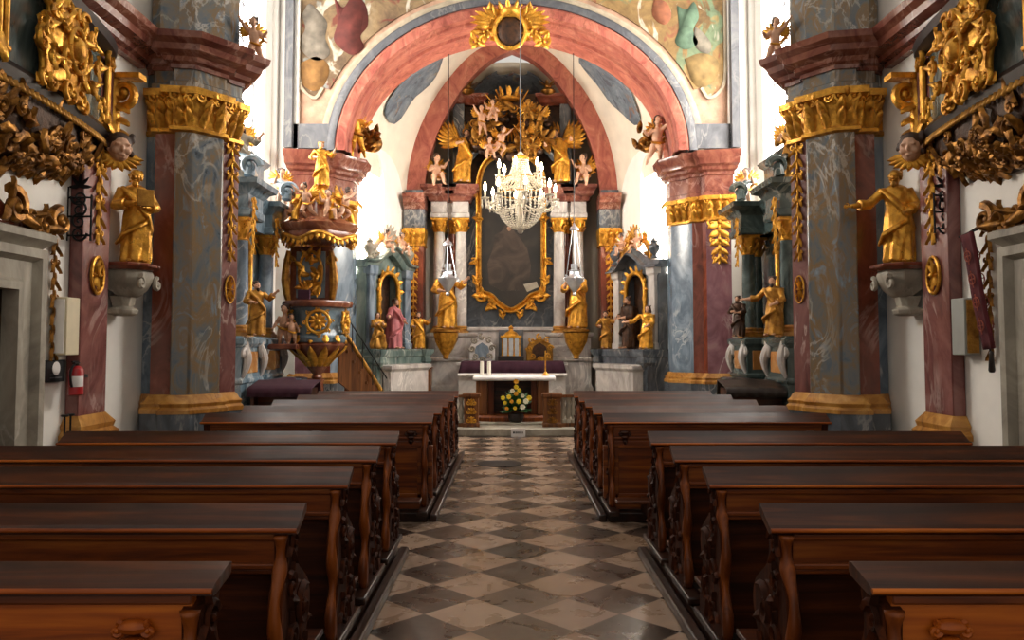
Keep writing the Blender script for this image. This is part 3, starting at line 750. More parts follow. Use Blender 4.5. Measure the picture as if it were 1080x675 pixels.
for s, side in ((-1, 'left'), (1, 'right')):
    xe = .88 if s < 0 else 1.05
    for i, y in enumerate(YS2):
        L = 2.42 if s < 0 else 2.28
        if i > 0: L += .22
        make_pew('church_pew', 'carved dark pew %s of the aisle, rear block, %s' % (side, back[4-i]), s, s*xe, y, L, 'rear pews %s of the aisle' % side, 'near' if i == 4 else 'row')
    xe1 = .775 if s < 0 else .885
    desc = ['panelled rear row facing the cross aisle', 'second row past the cross aisle', 'middle row', 'second row from the altar', 'row nearest the altar']
    for i, y in enumerate(YS1):
        L = (2.08-.05*i) if s < 0 else 2.04-.05*i
        make_pew('church_pew', 'carved dark pew %s of the aisle, front block, %s' % (side, desc[i]), s, s*xe1, y, L, 'front pews %s of the aisle' % side, 'solid' if i == 0 else 'row')
    # wooden decks
    for (xq, y0, y1, LL, nm) in ((xe, .6, 6.2, 2.75, 'rear'), (xe1, 7.33, 11.6, 2.2, 'front')):
        t = thing('pew_platform', 'low dark wooden platform under the %s pews on the %s' % (nm, side), 'platform', (s*(xq+LL/2), (y0+y1)/2, 0))
        part('deck', MB().box((s*(xq-.0), y0, .0), (s*(xq+LL), y1, .085)), M['deck'], t, world=True, bevel=.008)
        part('runner', MB().box((s*(xq-.09), y0, 0), (s*(xq-.02), y1, .07)), M['deck'], t, world=True, bevel=.015)
# ------------------------------------------------------------------ carved figures
def head(sk, hr, c, h, yaw=0, tilt=0, beard=False, long_hair=False):
    """face towards -y before yaw; h = head height"""
    T0, H0 = sk.T, hr.T
    E = Matrix.Translation(c) @ Euler((tilt, 0, yaw)).to_matrix().to_4x4()
    sk.T = (T0 @ E) if T0 else E; hr.T = (H0 @ E) if H0 else E
    sk.ell((0, 0, 0), (h*.37, h*.43, h*.5), 12, 9); sk.ell((0, -h*.12, -h*.25), (h*.27, h*.27, h*.24), 10, 7)
    sk.ell((0, -h*.45, -h*.06), (h*.065, h*.10, h*.12), 6, 5)
    for q in (-1, 1):
        sk.ell((q*h*.2, -h*.30, -h*.14), (h*.13, h*.12, h*.12), 6, 5); sk.ell((q*h*.38, .02*h, -.04*h), (h*.05, h*.1, h*.13), 6, 5)
        sk.ell((q*h*.16, -h*.37, h*.10), (h*.13, h*.07, h*.045), 6, 5)
    sk.ell((0, -h*.40, -h*.28), (h*.11, h*.06, h*.045), 6, 5)
    hr.ell((0, h*.07, h*.13), (h*.41, h*.44, h*.44), 12, 8)
    rg = random.Random(int(abs(c[0]*900+h*7000)) % 9999)
    for i in range(14):
        a = rg.uniform(-.6, PI+.6); z = rg.uniform(-.25, .5); hr.ell((h*.40*math.cos(a), h*(.06+.36*math.sin(a)), h*z), h*.12, 6, 5)
    if long_hair:
        for q in (-1, 1): hr.tube([(q*h*.34, h*.1, 0), (q*h*.40, h*.14, -h*.45), (q*h*.32, h*.12, -h*.85)], [h*.16, h*.17, h*.06], 6)
    if beard: hr.tube([(0, -h*.30, -h*.38), (0, -h*.36, -h*.6), (0, -h*.33, -h*.82)], [h*.24, h*.2, h*.06], 7)
    sk.T, hr.T = T0, H0
def hand(sk, w, d, s, n=(0,-1,0)):
    """palm from wrist w along d, five curled fingers"""
    w, d = Vector(w), Vector(d).normalized(); n = Vector(n); sd = d.cross(n).normalized(); n = sd.cross(d)
    sk.tube([w, w+d*s*.4, w+d*s*.55], [s*.15, s*.24, s*.2], 8, flat=.6)
    for k, (o, L) in enumerate(((-.2,.38),(-.07,.47),(.07,.44),(.2,.34))):
        a = w+d*s*.5+sd*o*s; sk.tube([a, a+d*L*s*.6+n*s*.03, a+d*L*s*.95+n*s*.16], [s*.075, s*.07, s*.05], 6)
    a = w+d*s*.15+sd*s*.2; sk.tube([a, a+d*s*.2+sd*s*.18, a+d*s*.42+sd*s*.22+n*s*.08], [s*.085, s*.08, s*.05], 6)
def saint(name, label, loc, rz, H, arms, robe_mat, skin_mat, hair_mat=None, group=None, beard=True, yaw=0, lean=0, cat='statue', wings=None, cloak=None, seat=False, fine=1.0, extra=None):
    """robed standing or kneeling figure; arms: two lists shoulder->elbow->wrist in units of H, figure facing -y"""
    t = thing(name, label, cat, (loc[0], loc[1], loc[2]+.013*H), rz, group)
    rb, sk, hr = MB(), MB(), MB()
    S = lambda p: Vector(p)*H
    ph = random.Random(label).uniform(0, 6)
    prof = [(0,.135),(.03,.145),(.12,.14),(.25,.138),(.38,.138),(.5,.128),(.6,.105),(.68,.115),(.76,.125),(.81,.105),(.845,.05)]
    if seat: prof = [(0,.20),(.05,.22),(.14,.22),(.25,.19),(.36,.16),(.47,.135),(.57,.105),(.66,.115),(.75,.125),(.81,.105),(.845,.05)]
    rows = []
    dense = []
    for i in range(len(prof)-1):
        for k in range(3): dense.append((lerp(prof[i][0], prof[i+1][0], k/3), lerp(prof[i][1], prof[i+1][1], k/3)))
    dense.append(prof[-1])
    N = 36
    for z, r in dense:
        f = max(0, .62-z)/.62; row = []
        bx = .035*math.sin(z*3.2+.4)*(1-z*.5)+lean*max(0, z-.3); by = -.05*f*(1 if seat else .4)
        for k in range(N):
            a = 2*PI*k/N
            q = r*(1+f*(.13*math.sin(6*a+ph+4*z)+.08*math.sin(11*a-7*z+ph)))
            row.append(S((bx+q*1.08*math.cos(a), by+q*.8*math.sin(a), z)))
        rows.append(row)
    rb.grid(rows, close=True); n0 = len(rb.v)-N
    rb.f += [tuple(range(N-1, -1, -1)), tuple(n0+k for k in range(N))]
    lx = lean*.5
    for q, (sh, el, wr) in zip((-1, 1), arms):
        a, b, c = Vector(sh), Vector(el), Vector(wr)
        rb.tube([S(a), S(a.lerp(b, .5)), S(b), S(b.lerp(c, .55))], [.062*H, .052*H, .058*H, .068*H], 9)
        sk.tube([S(b), S(b.lerp(c, .6)), S(c)], [.036*H, .034*H, .024*H], 8)
        hand(sk, S(c), (c-b), .095*H)
    # cloak swags
    rb.tube([S(p) for p in ((-.13+lx,-.04,.80), (-.02+lx,-.12,.66), (.12+lx*.6,-.11,.5), (.16,-.03,.36), (.13,.07,.2))], [.045*H, .05*H, .055*H, .06*H, .03*H], 8, flat=.55)
    rb.tube([S(p) for p in ((.14,-.06,.47), (.02,-.15,.38), (-.12,-.11,.30), (-.17,.02,.2))], [.035*H, .045*H, .05*H, .03*H], 8, flat=.6)
    rb.tube([S(p) for p in ((.12+lx,.06,.8), (.05+lx,.13,.6), (.0,.15,.35), (-.03,.14,.08))], [.06*H, .09*H, .1*H, .11*H], 9, flat=.6)
    if seat:   # bent knee
        rb.tube([S(p) for p in ((.07,0,.42), (.10,-.2,.36), (.08,-.16,.05))], [.085*H, .08*H, .07*H], 9)
        rb.tube([S(p) for p in ((-.07,0,.40), (-.09,-.08,.12), (-.09,.12,.06))], [.085*H, .08*H, .06*H], 9)
    sk.tube([S((0,.01,.02)), S((0,0,.45)), S((lx*.5,0,.6)), S((lx,0,.82))], [.05*H, .07*H, .06*H, .05*H], 8)
    for q, (sh, el, wr) in zip((-1, 1), arms): sk.tube([S((lx,0,.78)), S(sh), S(el)], .03*H, 8)
    for q in (-1, 1): sk.tube([S((0,.01,.03)), S((q*.06,-.08,.025))], .025*H, 6)
    for q in (-1, 1): sk.tube([S((q*.06,-.08,.02)), S((q*.075,-.19,.012))], [.03*H, .022*H], 7, flat=.7)
    sk.tube([S((lx,0,.80)), S((lx*1.4,-.01,.89))], [.042*H, .038*H], 8)
    head(sk, hr, S((lx*1.5, -.02, .925)), .155*H, yaw, 0, beard, not beard)
    bd = part('body', sk, skin_mat, t, remesh=.008*H/fine, sm_it=2, smooth=None)
    part('robe', rb, robe_mat, t, remesh=.0125*H/fine, sm_it=2, smooth=None)
    part('hair', hr, hair_mat or skin_mat, t, remesh=.010*H/fine, sm_it=1, smooth=None)
    if wings:
        for q in (-1, 1):
            w = MB(); root = S((q*.06+lx, .10, .74))
            for i in range(9):
                a = lerp(.15, 1.75, i/8); L = lerp(.55, .30, abs(i-3)/6)*wings
                d = Vector((q*math.sin(a)*.85, .25, math.cos(a)))
                w.leaf(root+d*H*.02, root+d*H*L, .10*H, (0,-1,0), -.12, .012*H, 6)
            w.tube([root, root+S((q*.10, .04, .12)), root+S((q*.22, .08, .10))], [.04*H, .045*H, .02*H], 7)
            part('wing', w, M['gold'], t, smooth=60)
    if extra: extra(t, H)
    return t
def putto(name, label, H, pose, skin, drape, hair, wings=True, group=None):
    """chubby child: pose gives joints in units of H facing -y"""
    t = thing(name, label, 'putto', (0,0,0), 0, group)
    sk, hr, dr = MB(), MB(), MB(); S = lambda p: Vector(p)*H
    P = pose
    pel, ch, hd = Vector(P['pelvis']), Vector(P['chest']), Vector(P['head'])
    sk.tube([S(pel), S(pel.lerp(ch, .4)+Vector((0,-.03,0))), S(ch), S(ch.lerp(hd, .35))], [.105*H, .12*H, .115*H, .05*H], 10)
    sk.tube([S(ch.lerp(hd, .2)), S(hd)], [.055*H, .05*H], 8)
    for q, k in ((-1, 'L'), (1, 'R')):
        sh = ch+Vector((q*.10, 0, .04)); el, wr = Vector(P['el'+k]), Vector(P['wr'+k])
        sk.tube([S(sh), S(sh.lerp(el, .5)), S(el), S(el.lerp(wr, .5)), S(wr)], [.058*H, .055*H, .044*H, .046*H, .03*H], 9)
        hand(sk, S(wr), wr-el, .10*H)
        hp = pel+Vector((q*.06, 0, -.02)); kn, an, to = Vector(P['kn'+k]), Vector(P['an'+k]), Vector(P['to'+k])
        sk.tube([S(hp), S(hp.lerp(kn, .5)), S(kn), S(kn.lerp(an, .45)), S(an)], [.085*H, .082*H, .06*H, .06*H, .036*H], 9)
        sk.tube([S(an), S(to)], [.04*H, .026*H], 7)
    head(sk, hr, S(hd), .23*H, P.get('yaw', 0), P.get('tilt', 0))
    dr.tube([S(pel+Vector(p)) for p in ((-.14,.02,.06), (-.05,-.12,.0), (.08,-.12,-.03), (.15,.0,.02), (.1,.12,.08), (.22,.16,.2), (.3,.1,.14))], [.03*H, .06*H, .065*H, .05*H, .05*H, .06*H, .02*H], 8, flat=.5)
    part('body', sk, skin, t, remesh=.014*H, sm_it=2, smooth=None)
    part('hair', hr, hair, t, remesh=.018*H, sm_it=1, smooth=None)
    part('drapery', dr, drape, t, smooth=60)
    if wings:
        for q in (-1, 1):
            w = MB(); root = S(ch+Vector((q*.05, .10, .03)))
            for i in range(6):
                a = lerp(.3, 1.9, i/5); d = Vector((q*math.sin(a), .3, math.cos(a)*.9))
                w.leaf(root, root+d*H*lerp(.42, .24, i/5), .11*H, (0,-1,0), -.1, .014*H, 5)
            part('wing', w, M['gold'], t, smooth=60)
    return t
SIT = dict(pelvis=(0,0,.13), chest=(0,.0,.40), head=(.01,-.04,.66), elL=(-.2,-.08,.30), wrL=(-.12,-.24,.33), elR=(.22,-.02,.42), wrR=(.30,-.12,.56), knL=(-.12,-.26,.15), anL=(-.13,-.27,-.12), toL=(-.14,-.37,-.14), knR=(.10,-.24,.20), anR=(.17,-.20,-.05), toR=(.2,-.29,-.09), yaw=.3)
FLY = dict(pelvis=(0,.02,.34), chest=(-.03,-.04,.60), head=(-.05,-.12,.84), elL=(-.24,-.10,.70), wrL=(-.36,-.18,.84), elR=(.18,-.12,.52), wrR=(.22,-.28,.56), knL=(-.10,-.14,.14), anL=(-.06,.06,-.02), toL=(-.06,.05,-.13), knR=(.14,.02,.12), anR=(.24,.16,.0), toR=(.28,.18,-.1), yaw=-.5, tilt=-.2)
STD = dict(pelvis=(.02,0,.38), chest=(-.01,0,.62), head=(-.01,-.03,.86), elL=(-.2,-.06,.56), wrL=(-.16,-.22,.66), elR=(.20,.02,.50), wrR=(.24,-.12,.40), knL=(-.06,-.05,.20), anL=(-.08,.03,.03), toL=(-.1,-.08,.02), knR=(.10,-.08,.20), anR=(.10,.04,.03), toR=(.13,-.07,.02), yaw=.35)
def mirror_pose(p):
    m = lambda v: (-v[0], v[1], v[2]); o = {}
    for k, v in p.items():
        if k == 'yaw': o[k] = -v
        elif k == 'tilt': o[k] = v
        elif k[-1] in 'LR' and len(k) == 3: o[k[:2]+('R' if k[-1] == 'L' else 'L')] = m(v)
        else: o[k] = m(v)
    return o
PROTO = {}
def put(pose, label, loc, rz, H, skin='flesh', group=None, wings=True, name='putto'):
    """first of a kind is built, the rest are copies"""
    key = (pose, skin, wings)
    if key not in PROTO:
        ps = {'sit': SIT, 'fly': FLY, 'std': STD, 'sitm': mirror_pose(SIT), 'flym': mirror_pose(FLY), 'stdm': mirror_pose(STD)}[pose]
        t = putto(name, label, 1.0, ps, M[skin], M['gold'] if skin == 'flesh' else M['goldsoft'], M['hair'] if skin == 'flesh' else M[skin], wings, group)
        PROTO[key] = t; t.location = loc; t.rotation_euler = (0,0,rz); t.scale = (H,H,H)
        if group: t['group'] = group
        return t
    c = dup(PROTO[key], loc, rz, label, None, H)
    if 'group' in c: del c['group']
    if group: c['group'] = group
    return c
ARM_BLESS = [[(-.12,0,.78),(-.22,-.06,.62),(-.12,-.22,.60)],[(.12,0,.78),(.24,-.04,.68),(.30,-.20,.80)]]
ARM_BOOK = [[(-.12,0,.78),(-.20,-.05,.60),(-.04,-.20,.62)],[(.12,0,.78),(.2,-.06,.6),(.06,-.2,.58)]]
ARM_OUT = [[(-.12,0,.78),(-.26,-.06,.64),(-.44,-.16,.62)],[(.12,0,.78),(.20,-.04,.6),(.10,-.2,.52)]]
ARM_PRAY = [[(-.12,0,.78),(-.18,-.12,.62),(-.10,-.27,.70)],[(.12,0,.78),(.18,-.12,.62),(.06,-.27,.70)]]
# gilded saints on the wall consoles
for s, side in ((-1, 'left'), (1, 'right')):
    cx, cy = AX+s*4.27, 8.87
    c = thing('wall_console', 'pale stone console with red top under the golden saint on the %s wall' % side, 'console', (cx, cy, 1.9))
    x0 = AX+s*4.49
    def cpoly(r, d): return [(x0, cy-r), (x0-s*d*.7, cy-r), (x0-s*d, cy-r*.5), (x0-s*d, cy+r*.5), (x0-s*d*.7, cy+r), (x0, cy+r)]
    part('top_slab', MB().mould(cpoly(.30,.44), [(-.02,2.43),(0,2.45),(.02,2.47),(.02,2.5),(0,2.51)]), M['red'], c, world=True, bevel=.006)
    part('body', MB().mould(cpoly(.25,.38), [(-.13,2.14),(-.10,2.16),(-.04,2.22),(0,2.30),(.02,2.38),(0,2.44)]), M['stone'], c, world=True, bevel=.01)
    part('tail', MB().mould(cpoly(.15,.26), [(-.06,1.93),(-.01,1.95),(.0,2.0),(-.05,2.03),(-.02,2.15)]), M['stone'], c, world=True, bevel=.01)
    for q in (-1, 1): part('scroll', MB().scroll((x0-s*.40, cy+q*.2, 2.29), .075, .03, PI/2, 1.3, q, ux=(0,1,0), uy=(0,0,1)), M['stone'], c, world=True)
    if s < 0:
        def book(t, H):
            b = MB().box((-.02*H, -.28*H, .58*H), (.14*H, -.24*H, .76*H)); part('book', b, M['goldsoft'], t, bevel=.004)
        saint('gilded_saint', 'gilded bearded saint holding a book on the left wall console', (cx, cy, 2.51), R(35), 1.04, ARM_BOOK, M['gold'], M['gold'], M['gold'], yaw=-.25, fine=1.2, extra=book)
    else:
        saint('gilded_saint', 'gilded saint stretching out one arm on the right wall console', (cx, cy, 2.51), R(-25), 1.04, ARM_OUT, M['gold'], M['gold'], M['goldsoft'], yaw=-.3, fine=1.2)
M['cloth'] = plain('purple_cloth', '#3a1528', .85, 0, .2, 14)
M['linen'] = plain('white_linen', '#e4e0dc', .8, 0, .05, 8)
M['silver'] = plain('silver', '#c9ccd0', .28, .85, .1, 10)
M['greenmarble'] = marble('green_gray_marble', ['#3c4a48', '#586a66', '#75837c', '#8e978e'], '#c3c6bc', 1.9)
M['altargray'] = marble('pale_gray_marble', ['#857f7a', '#a8a29d', '#beb8b2', '#cfc8c2'], '#e6e0d8', 1.8)
M['ochrepanel'] = marble('ochre_panel_marble', ['#8a5526', '#a9743c', '#bd8b55'], '#d9b98c', 3)
M['candle'] = plain('candle_wax', '#efe9da', .5, 0, .03)
M['dome'] = plain('dark_canvas', '#1b1512', .45, 0, .4, 2)
def painting_mat(name, cols, scale=.8):
    t = NT(name); m = t.mapping(); n = t.noise(m, scale, 5, 1.2); k = len(cols)
    r = t.ramp(n, 0, [(.3+.42*i/(k-1), srgb(c)) for i, c in enumerate(cols)]); t.l(r, 0, t.b, 'Base Color'); t.set(Roughness=.4); return t.m
M['canvas'] = painting_mat('old_dark_painting', ['#0f0d0b', '#1c1814', '#2a241d', '#3b332a'])
def column(parent, x, y, z0, z1, r, mat, capm, name='column'):
    c = MB().lathe([(r*1.02, z0+.16), (r*1.03, z0+.2), (r, z0+.24), (r*1.0, lerp(z0, z1, .35)), (r*.88, z1-.36), (r*.92, z1-.34)], 20, (x, y, 0))
    p = part(name, c, mat, parent, world=True, smooth=50)
    b = MB().box((x-r*1.4, y-r*1.4, z0), (x+r*1.4, y+r*1.4, z0+.06)).lathe([(r*1.35, z0+.06), (r*1.4, z0+.09), (r*1.15, z0+.12), (r*1.2, z0+.15), (r*1.0, z0+.18)], 20, (x, y, 0))
    part('base', b, M['goldbase'], p, world=True)
    k = MB().lathe([(r*.9, z1-.36), (r*.98, z1-.34), (r*.9, z1-.32), (r*1.0, z1-.2), (r*1.35, z1-.05)], 14, (x, y, 0)).box((x-r*1.4, y-r*1.4, z1-.05), (x+r*1.4, y+r*1.4, z1))
    for i in range(8):
        a = 2*PI*i/8; d = Vector((math.cos(a), math.sin(a), 0)); q = Vector((x, y, 0))
        k.leaf(q+d*r*.95+Vector((0,0,z1-.33)), q+d*r*1.0+Vector((0,0,z1-.14 if i % 2 else z1-.2)), r*.7, d, .45, .012)
    for i in range(4):
        a = PI/4+PI/2*i; d = Vector((math.cos(a), math.sin(a), 0)); k.scroll(Vector((x, y, z1-.10))+d*r*1.35, r*.36, r*.13, PI/2, 1.3, 1, ux=d, uy=(0,0,1), n=12)
    part('capital', k, capm, p, world=True, smooth=50)
    return p
# ------------------------------------------------------------------ high altar
YA = 20.75
hz = lambda y, d=YA: ZP(y, d)
hx = lambda x, d=YA: XP(x, d)
ha = thing('high_altar', 'tall marble high altar with four pale columns in the apse', 'altar', (0, 21, .17))
zc0, zc1, zen = hz(351), hz(231), hz(196)
for s, side in ((-1, 'left'), (1, 'right')):
    xo, xi = (hx(463), hx(486)) if s < 0 else (hx(610), hx(590))
    px0, px1 = (hx(453), hx(502)) if s < 0 else (hx(577), hx(622))
    ped = [(px0, YA-.30), (px1, YA-.30), (px1, YA+.6), (px0, YA+.6)]
    part('pedestal', MB().mould(ped, [(.05,.17),(.05,.5),(.02,.55),(0,.6),(0,1.16),(.05,1.19),(.05,1.24),(.0,1.28),(0,zc0-.12),(.05,zc0-.09),(.07,zc0-.04),(.07,zc0-.01),(0,zc0)]), M['altargray'], ha, world=True)
    for x in (xo, xi): column(ha, x, YA, zc0, zc1, .155, M['bluegray'] if 0 else M['altargray'], M['gold'])
    column(ha, lerp(xo, xi, .5), YA+.35, zc0, zc1, .13, M['red'], M['gold'])
    en = [(xo-.2, YA-.2), (xo+.2 if s < 0 else xo-.2, YA-.2)]
    a, b = min(xo, xi), max(xo, xi)
    pl = [(a-.2, YA-.2), (a+.2, YA-.2), (a+.2, YA-.05), (b-.2, YA-.05), (b-.2, YA-.2), (b+.2, YA-.2), (b+.2, YA+.6), (a-.2, YA+.6)]
    part('entablature', MB().mould(pl, [(0,zc1),(.03,zc1+.02),(.03,zc1+.12),(0,zc1+.14),(0,zc1+.42)]), M['altargray'], ha, world=True)
    part('cornice', MB().mould(pl, [(0,zc1+.42),(.06,zc1+.45),(.09,zc1+.54),(.2,zc1+.6),(.2,zc1+.68),(.27,zc1+.76),(.27,zc1+.84),(0,zc1+.88)]), M['cornice'], ha, world=True)
ZE = zc1+.88
part('back_panel', MB().box((hx(484), YA+.35, 1.2), (hx(592), YA+.5, ZE)), M['darkgray'], ha, world=True)
# predella behind the altar table: side fields and dark centre
part('predella', MB().box((hx(495), YA-.18, .17), (hx(581), YA+.35, hz(345))).box((hx(493), YA-.24, hz(349)), (hx(583), YA+.3, hz(345))), M['altargray'], ha, world=True, bevel=.02)
part('tabernacle_niche', MB().box((hx(526), YA-.24, hz(384)), (hx(552), YA-.17, hz(348))), M['darkgray'], ha, world=True)
ms = MB().mould([(hx(484,19.6), 19.5), (hx(596,19.6), 19.5), (hx(590,19.6), 20.45), (hx(490,19.6), 20.45)], [(.03,.17),(.03,.3),(0,.34),(0,1.06),(.05,1.1),(.05,1.17)])
part('mensa', ms, M['altargray'], ha, world=True, bevel=.01)
# upper storey: dark frame with segmental cornice ends
d = YA+.15
up0, up1 = ZE-.02, hz(101, d)
fr = MB()
xl, xr = hx(477, d), hx(603, d)
part('upper_frame', MB().box((xl, d+.16, up0), (xr, d+.35, up1+.1)), M['bronze'], ha, world=True)
for s in (-1, 1):
    xc = xl if s < 0 else xr
    part('upper_pilaster', MB().box((xc, d-.1, up0), (xc-s*.30, d+.12, up1-.1)), M['darkgray'], ha, world=True, bevel=.02)
    part('upper_cornice', MB().mould([(min(xc+s*.05, xc-s*.85), d-.15), (max(xc+s*.05, xc-s*.85), d-.15), (max(xc+s*.05, xc-s*.85), d+.3), (min(xc+s*.05, xc-s*.85), d+.3)], [(-.05,up1-.25),(0,up1-.22),(.04,up1-.12),(.1,up1-.08),(.1,up1),(0,up1+.04)]), M['red'], ha, world=True)
    dr = MB()
    pts = [PX(a, b, d+.02) for a, b in ((540+s*4, 158), (540+s*22, 150), (540+s*44, 165), (540+s*56, 188), (540+s*58, 200))]
    dr.tube(catmull(pts, 5), [.10, .24, .28, .24, .10], 10, flat=.4)
    part('carved_drapery', dr, M['darkgray'], ha, world=True, smooth=180)
# painting with its frame
dp = YA+.16
def outl(grow):
    L = [(505,215),(505,192),(511,174),(524,164),(539,160),(554,164),(567,174),(573,192),(573,215),(573,300),(570,308),(560,312),(552,320),(539,327),(526,320),(518,312),(508,308),(505,300)]
    c = Vector((539, 245)); return [(c.x+(x-c.x)*grow, c.y+(y-c.y)*(1+(grow-1)*.45)) for x, y in L]
pt = thing('altar_painting', 'dark altar painting in a curved gilt frame behind the chandelier', 'painting', PX(539, 327, dp))
poly = [PX(x, y, dp) for x, y in outl(1)]
cv = MB().plate([(p.x, p.z) for p in poly], .05, (0, dp+.04, 0), (1,0,0), (0,0,1))
part('canvas', cv, M['canvas'], pt, world=True)
fm_ = MB(); pp = catmull([PX(x, y, dp-.02) for x, y in outl(1.02)]+[PX(*outl(1.02)[0], dp-.02)], 4)
fm_.sweep(pp[:-1], [(-.07,0),(-.05,-.07),(0,-.03),(.05,-.09),(.09,-.02),(.09,.03),(-.07,.03)], closed=True, side=(0,1,0))
part('gilt_frame', fm_, M['gold'], pt, world=True, smooth=50)
for s in (-1, 1):
    for (px, py, r, a) in ((507,312,.16,0),(517,322,.14,2),(502,296,.12,1),(500,276,.1,2.4),(504,230,.1,0),(529,331,.1,1)):
        orn = MB(); x = px if s < 0 else 1078-px
        c = PX(x, py, dp-.1); orn.scroll(c, r, r*.3, a if s < 0 else PI-a, 1.3, s, n=16)
        for k in range(3):
            q = a+k*1.7; orn.leaf(c, c+Vector((s*math.cos(q)*r*1.5, -.02, math.sin(q)*r*1.5)), r*.9, (0,-1,0), .25, .02)
        part('carved_scroll', orn, M['gold'], pt, world=True, smooth=50)
fg = MB()   # painted figure in a dark habit, turned to a pale page
fig = [(516,300),(514,278),(520,262),(522,248),(529,244),(533,236),(540,236),(543,245),(549,252),(556,262),(560,280),(558,300),(548,306),(530,307)]
fg.plate([(PX(x,y,dp).x, PX(x,y,dp).z) for x, y in reversed(fig)], .012, (0, dp-.005, 0), (1,0,0), (0,0,1))
part('painted_figure', fg, painting_mat('painted_habit', ['#17120e', '#2b2119', '#40332a', '#2a2019'], 1.6), pt, world=True)
fg = MB().ell(PX(537, 241, dp), (.12, .02, .15), 12, 8); part('painted_face', fg, plain('painted_skin', '#8a6a52', .5, 0, .3, 8), pt, world=True)
fg = MB().plate([(PX(x,y,dp-.0).x, PX(x,y,dp).z) for x, y in ((552,300),(566,297),(568,303),(556,308))][::-1], .014, (0, dp-.012, 0), (1,0,0), (0,0,1)); part('painted_page', fg, plain('painted_paper', '#8f8778', .6, 0, .2, 8), pt, world=True)
# gilded corbels and saints between the columns
for s, side in ((-1, 'left'), (1, 'right')):
    px = 470 if s < 0 else 608
    yy = YA-.76; x = XP(px, yy); z1 = ZP(347, yy); z0 = ZP(379, yy)
    cb = thing('gilded_corbel', 'shell shaped gilded corbel under the saint on the %s of the high altar' % side, 'corbel', (x, yy, z0))
    part('shell', MB().lathe([(.03,z0),(.08,z0+.04),(.06,z0+.08),(.17,z0+.25),(.27,z0+.45),(.31,z1-.10)], 24, (x, yy+.05, 0), rad=lambda a, z: 1+.09*math.sin(9*a)), M['gold'], cb, world=True, smooth=60)
    part('slab', MB().lathe([(.28,z1-.10),(.34,z1-.07),(.34,z1-.03),(.30,z1)], 20, (x, yy+.05, 0)), M['goldsoft'], cb, world=True)
    H = (ZP(283, yy)-z1)
    if s < 0: saint('altar_saint', 'gilded robed saint with raised hand, left of the altar painting', (x, yy, z1), R(20), H, ARM_BLESS, M['gold'], M['flesh'], M['hair'], yaw=.4)
    else: saint('altar_saint', 'gilded robed saint with joined hands, right of the altar painting', (x, yy, z1), R(-20), H, ARM_PRAY, M['gold'], M['flesh'], M['hair'], yaw=-.4)
    # kneeling angels on the entablature
    px = 486 if s < 0 else 592
    ya = YA-.2; x = XP(px, ya); H = ZP(138, ya)-ZE
    arms = [[(-.12,0,.78),(-.24,-.12,.66),(-.16,-.34,.66)],[(.12,0,.78),(.26,-.12,.70),(.34,-.32,.72)]]
    saint('adoring_angel', 'large gilded angel with spread wings bowing above the %s columns' % side, (x, ya-.12, ZE), R(28*-s), H, arms, M['gold'], M['flesh'], M['hair'], beard=False, yaw=.2*s, lean=-.14*s, cat='angel', wings=1.15)
    put('sit' if s < 0 else 'sitm', 'painted cherub child seated at the outer %s end of the high altar cornice' % side, (XP(460 if s < 0 else 616, YA-.2), YA-.42, ZE+.01), R(20*-s), .95, 'flesh', 'children on the high altar cornice')
# gloria
gl = thing('gilded_glory', 'gilded cloud and sunburst of angels crowning the high altar', 'carving', PX(539, 170, YA-.3))
cl = MB(); rg = random.Random(4)
for i in range(150):
    a = rg.uniform(0, 2*PI); q = rg.uniform(.25, 1)**.6; p = PX(539+44*q*math.cos(a), 138+28*q*math.sin(a)+4*abs(math.cos(a)), YA-.22+rg.uniform(-.15, .05))
    r = rg.uniform(.08, .17); cl.ell(p, (r*1.25, r*.8, r*.8), 8, 6)
part('cloud', cl, M['bronze'], gl, world=True, smooth=180)
ry = MB()
for i in range(30):
    a = 2*PI*i/30; c = PX(538, 128, YA-.3); L = .6+.3*(i % 3)*.6
    ry.tube([c+Vector((math.cos(a)*.2, 0, math.sin(a)*.2)), c+Vector((math.cos(a)*L, .0, math.sin(a)*L))], [.03, .012], 4)
part('rays', ry, M['gold'], gl, world=True)
cw = MB(); c = PX(537, 104, YA-.4)
cw.lathe([(.22,-.08),(.26,-.06),(.26,0),(.22,.02)], 16, c)
for i in range(8):
    a = 2*PI*i/8; d_ = Vector((math.cos(a), math.sin(a), 0)); cw.leaf(c+d_*.24, c+d_*.30+Vector((0,0,.24)), .13, d_, .2, .015)
part('crown', cw, M['gold'], gl, world=True, smooth=50)
lv = MB()
for i in range(40):
    a = rg.uniform(0, 2*PI); q = rg.uniform(.5, 1.1); p = PX(539+40*q*math.cos(a), 136+27*q*math.sin(a), YA-.45); an = rg.uniform(0, 6.28)
    lv.leaf(p, p+Vector((.35*math.cos(an), -.05, .35*math.sin(an))), .16, (0,-1,0), .3, .02)
    if i % 2: lv.scroll(p, .14, .04, an, 1.2, 1, n=12)
part('carved_foliage', lv, M['goldsoft'], gl, world=True, smooth=60)
for i, (px, py, ps, rz, lab) in enumerate(((508,130,'fly',20,'upper left edge of the glory'),(569,130,'flym',-20,'upper right edge of the glory'),(516,157,'sit',10,'lower left of the glory'),(562,156,'sitm',-10,'lower right of the glory'),(528,152,'flym',30,'middle of the glory, left of the wire'),(554,148,'fly',-30,'middle of the glory, right of the wire'),(520,118,'sitm',0,'top of the glory, left of the crown'),(557,118,'sit',0,'top of the glory, right of the crown'))):
    put(ps, ('gilded cherub at the %s' if i % 2 else 'painted cherub at the %s') % lab, PX(px, py, YA-.75)-Vector((0,0,.2)), R(rz), .68, 'goldsoft' if i % 2 else 'flesh', 'cherubs in the glory')
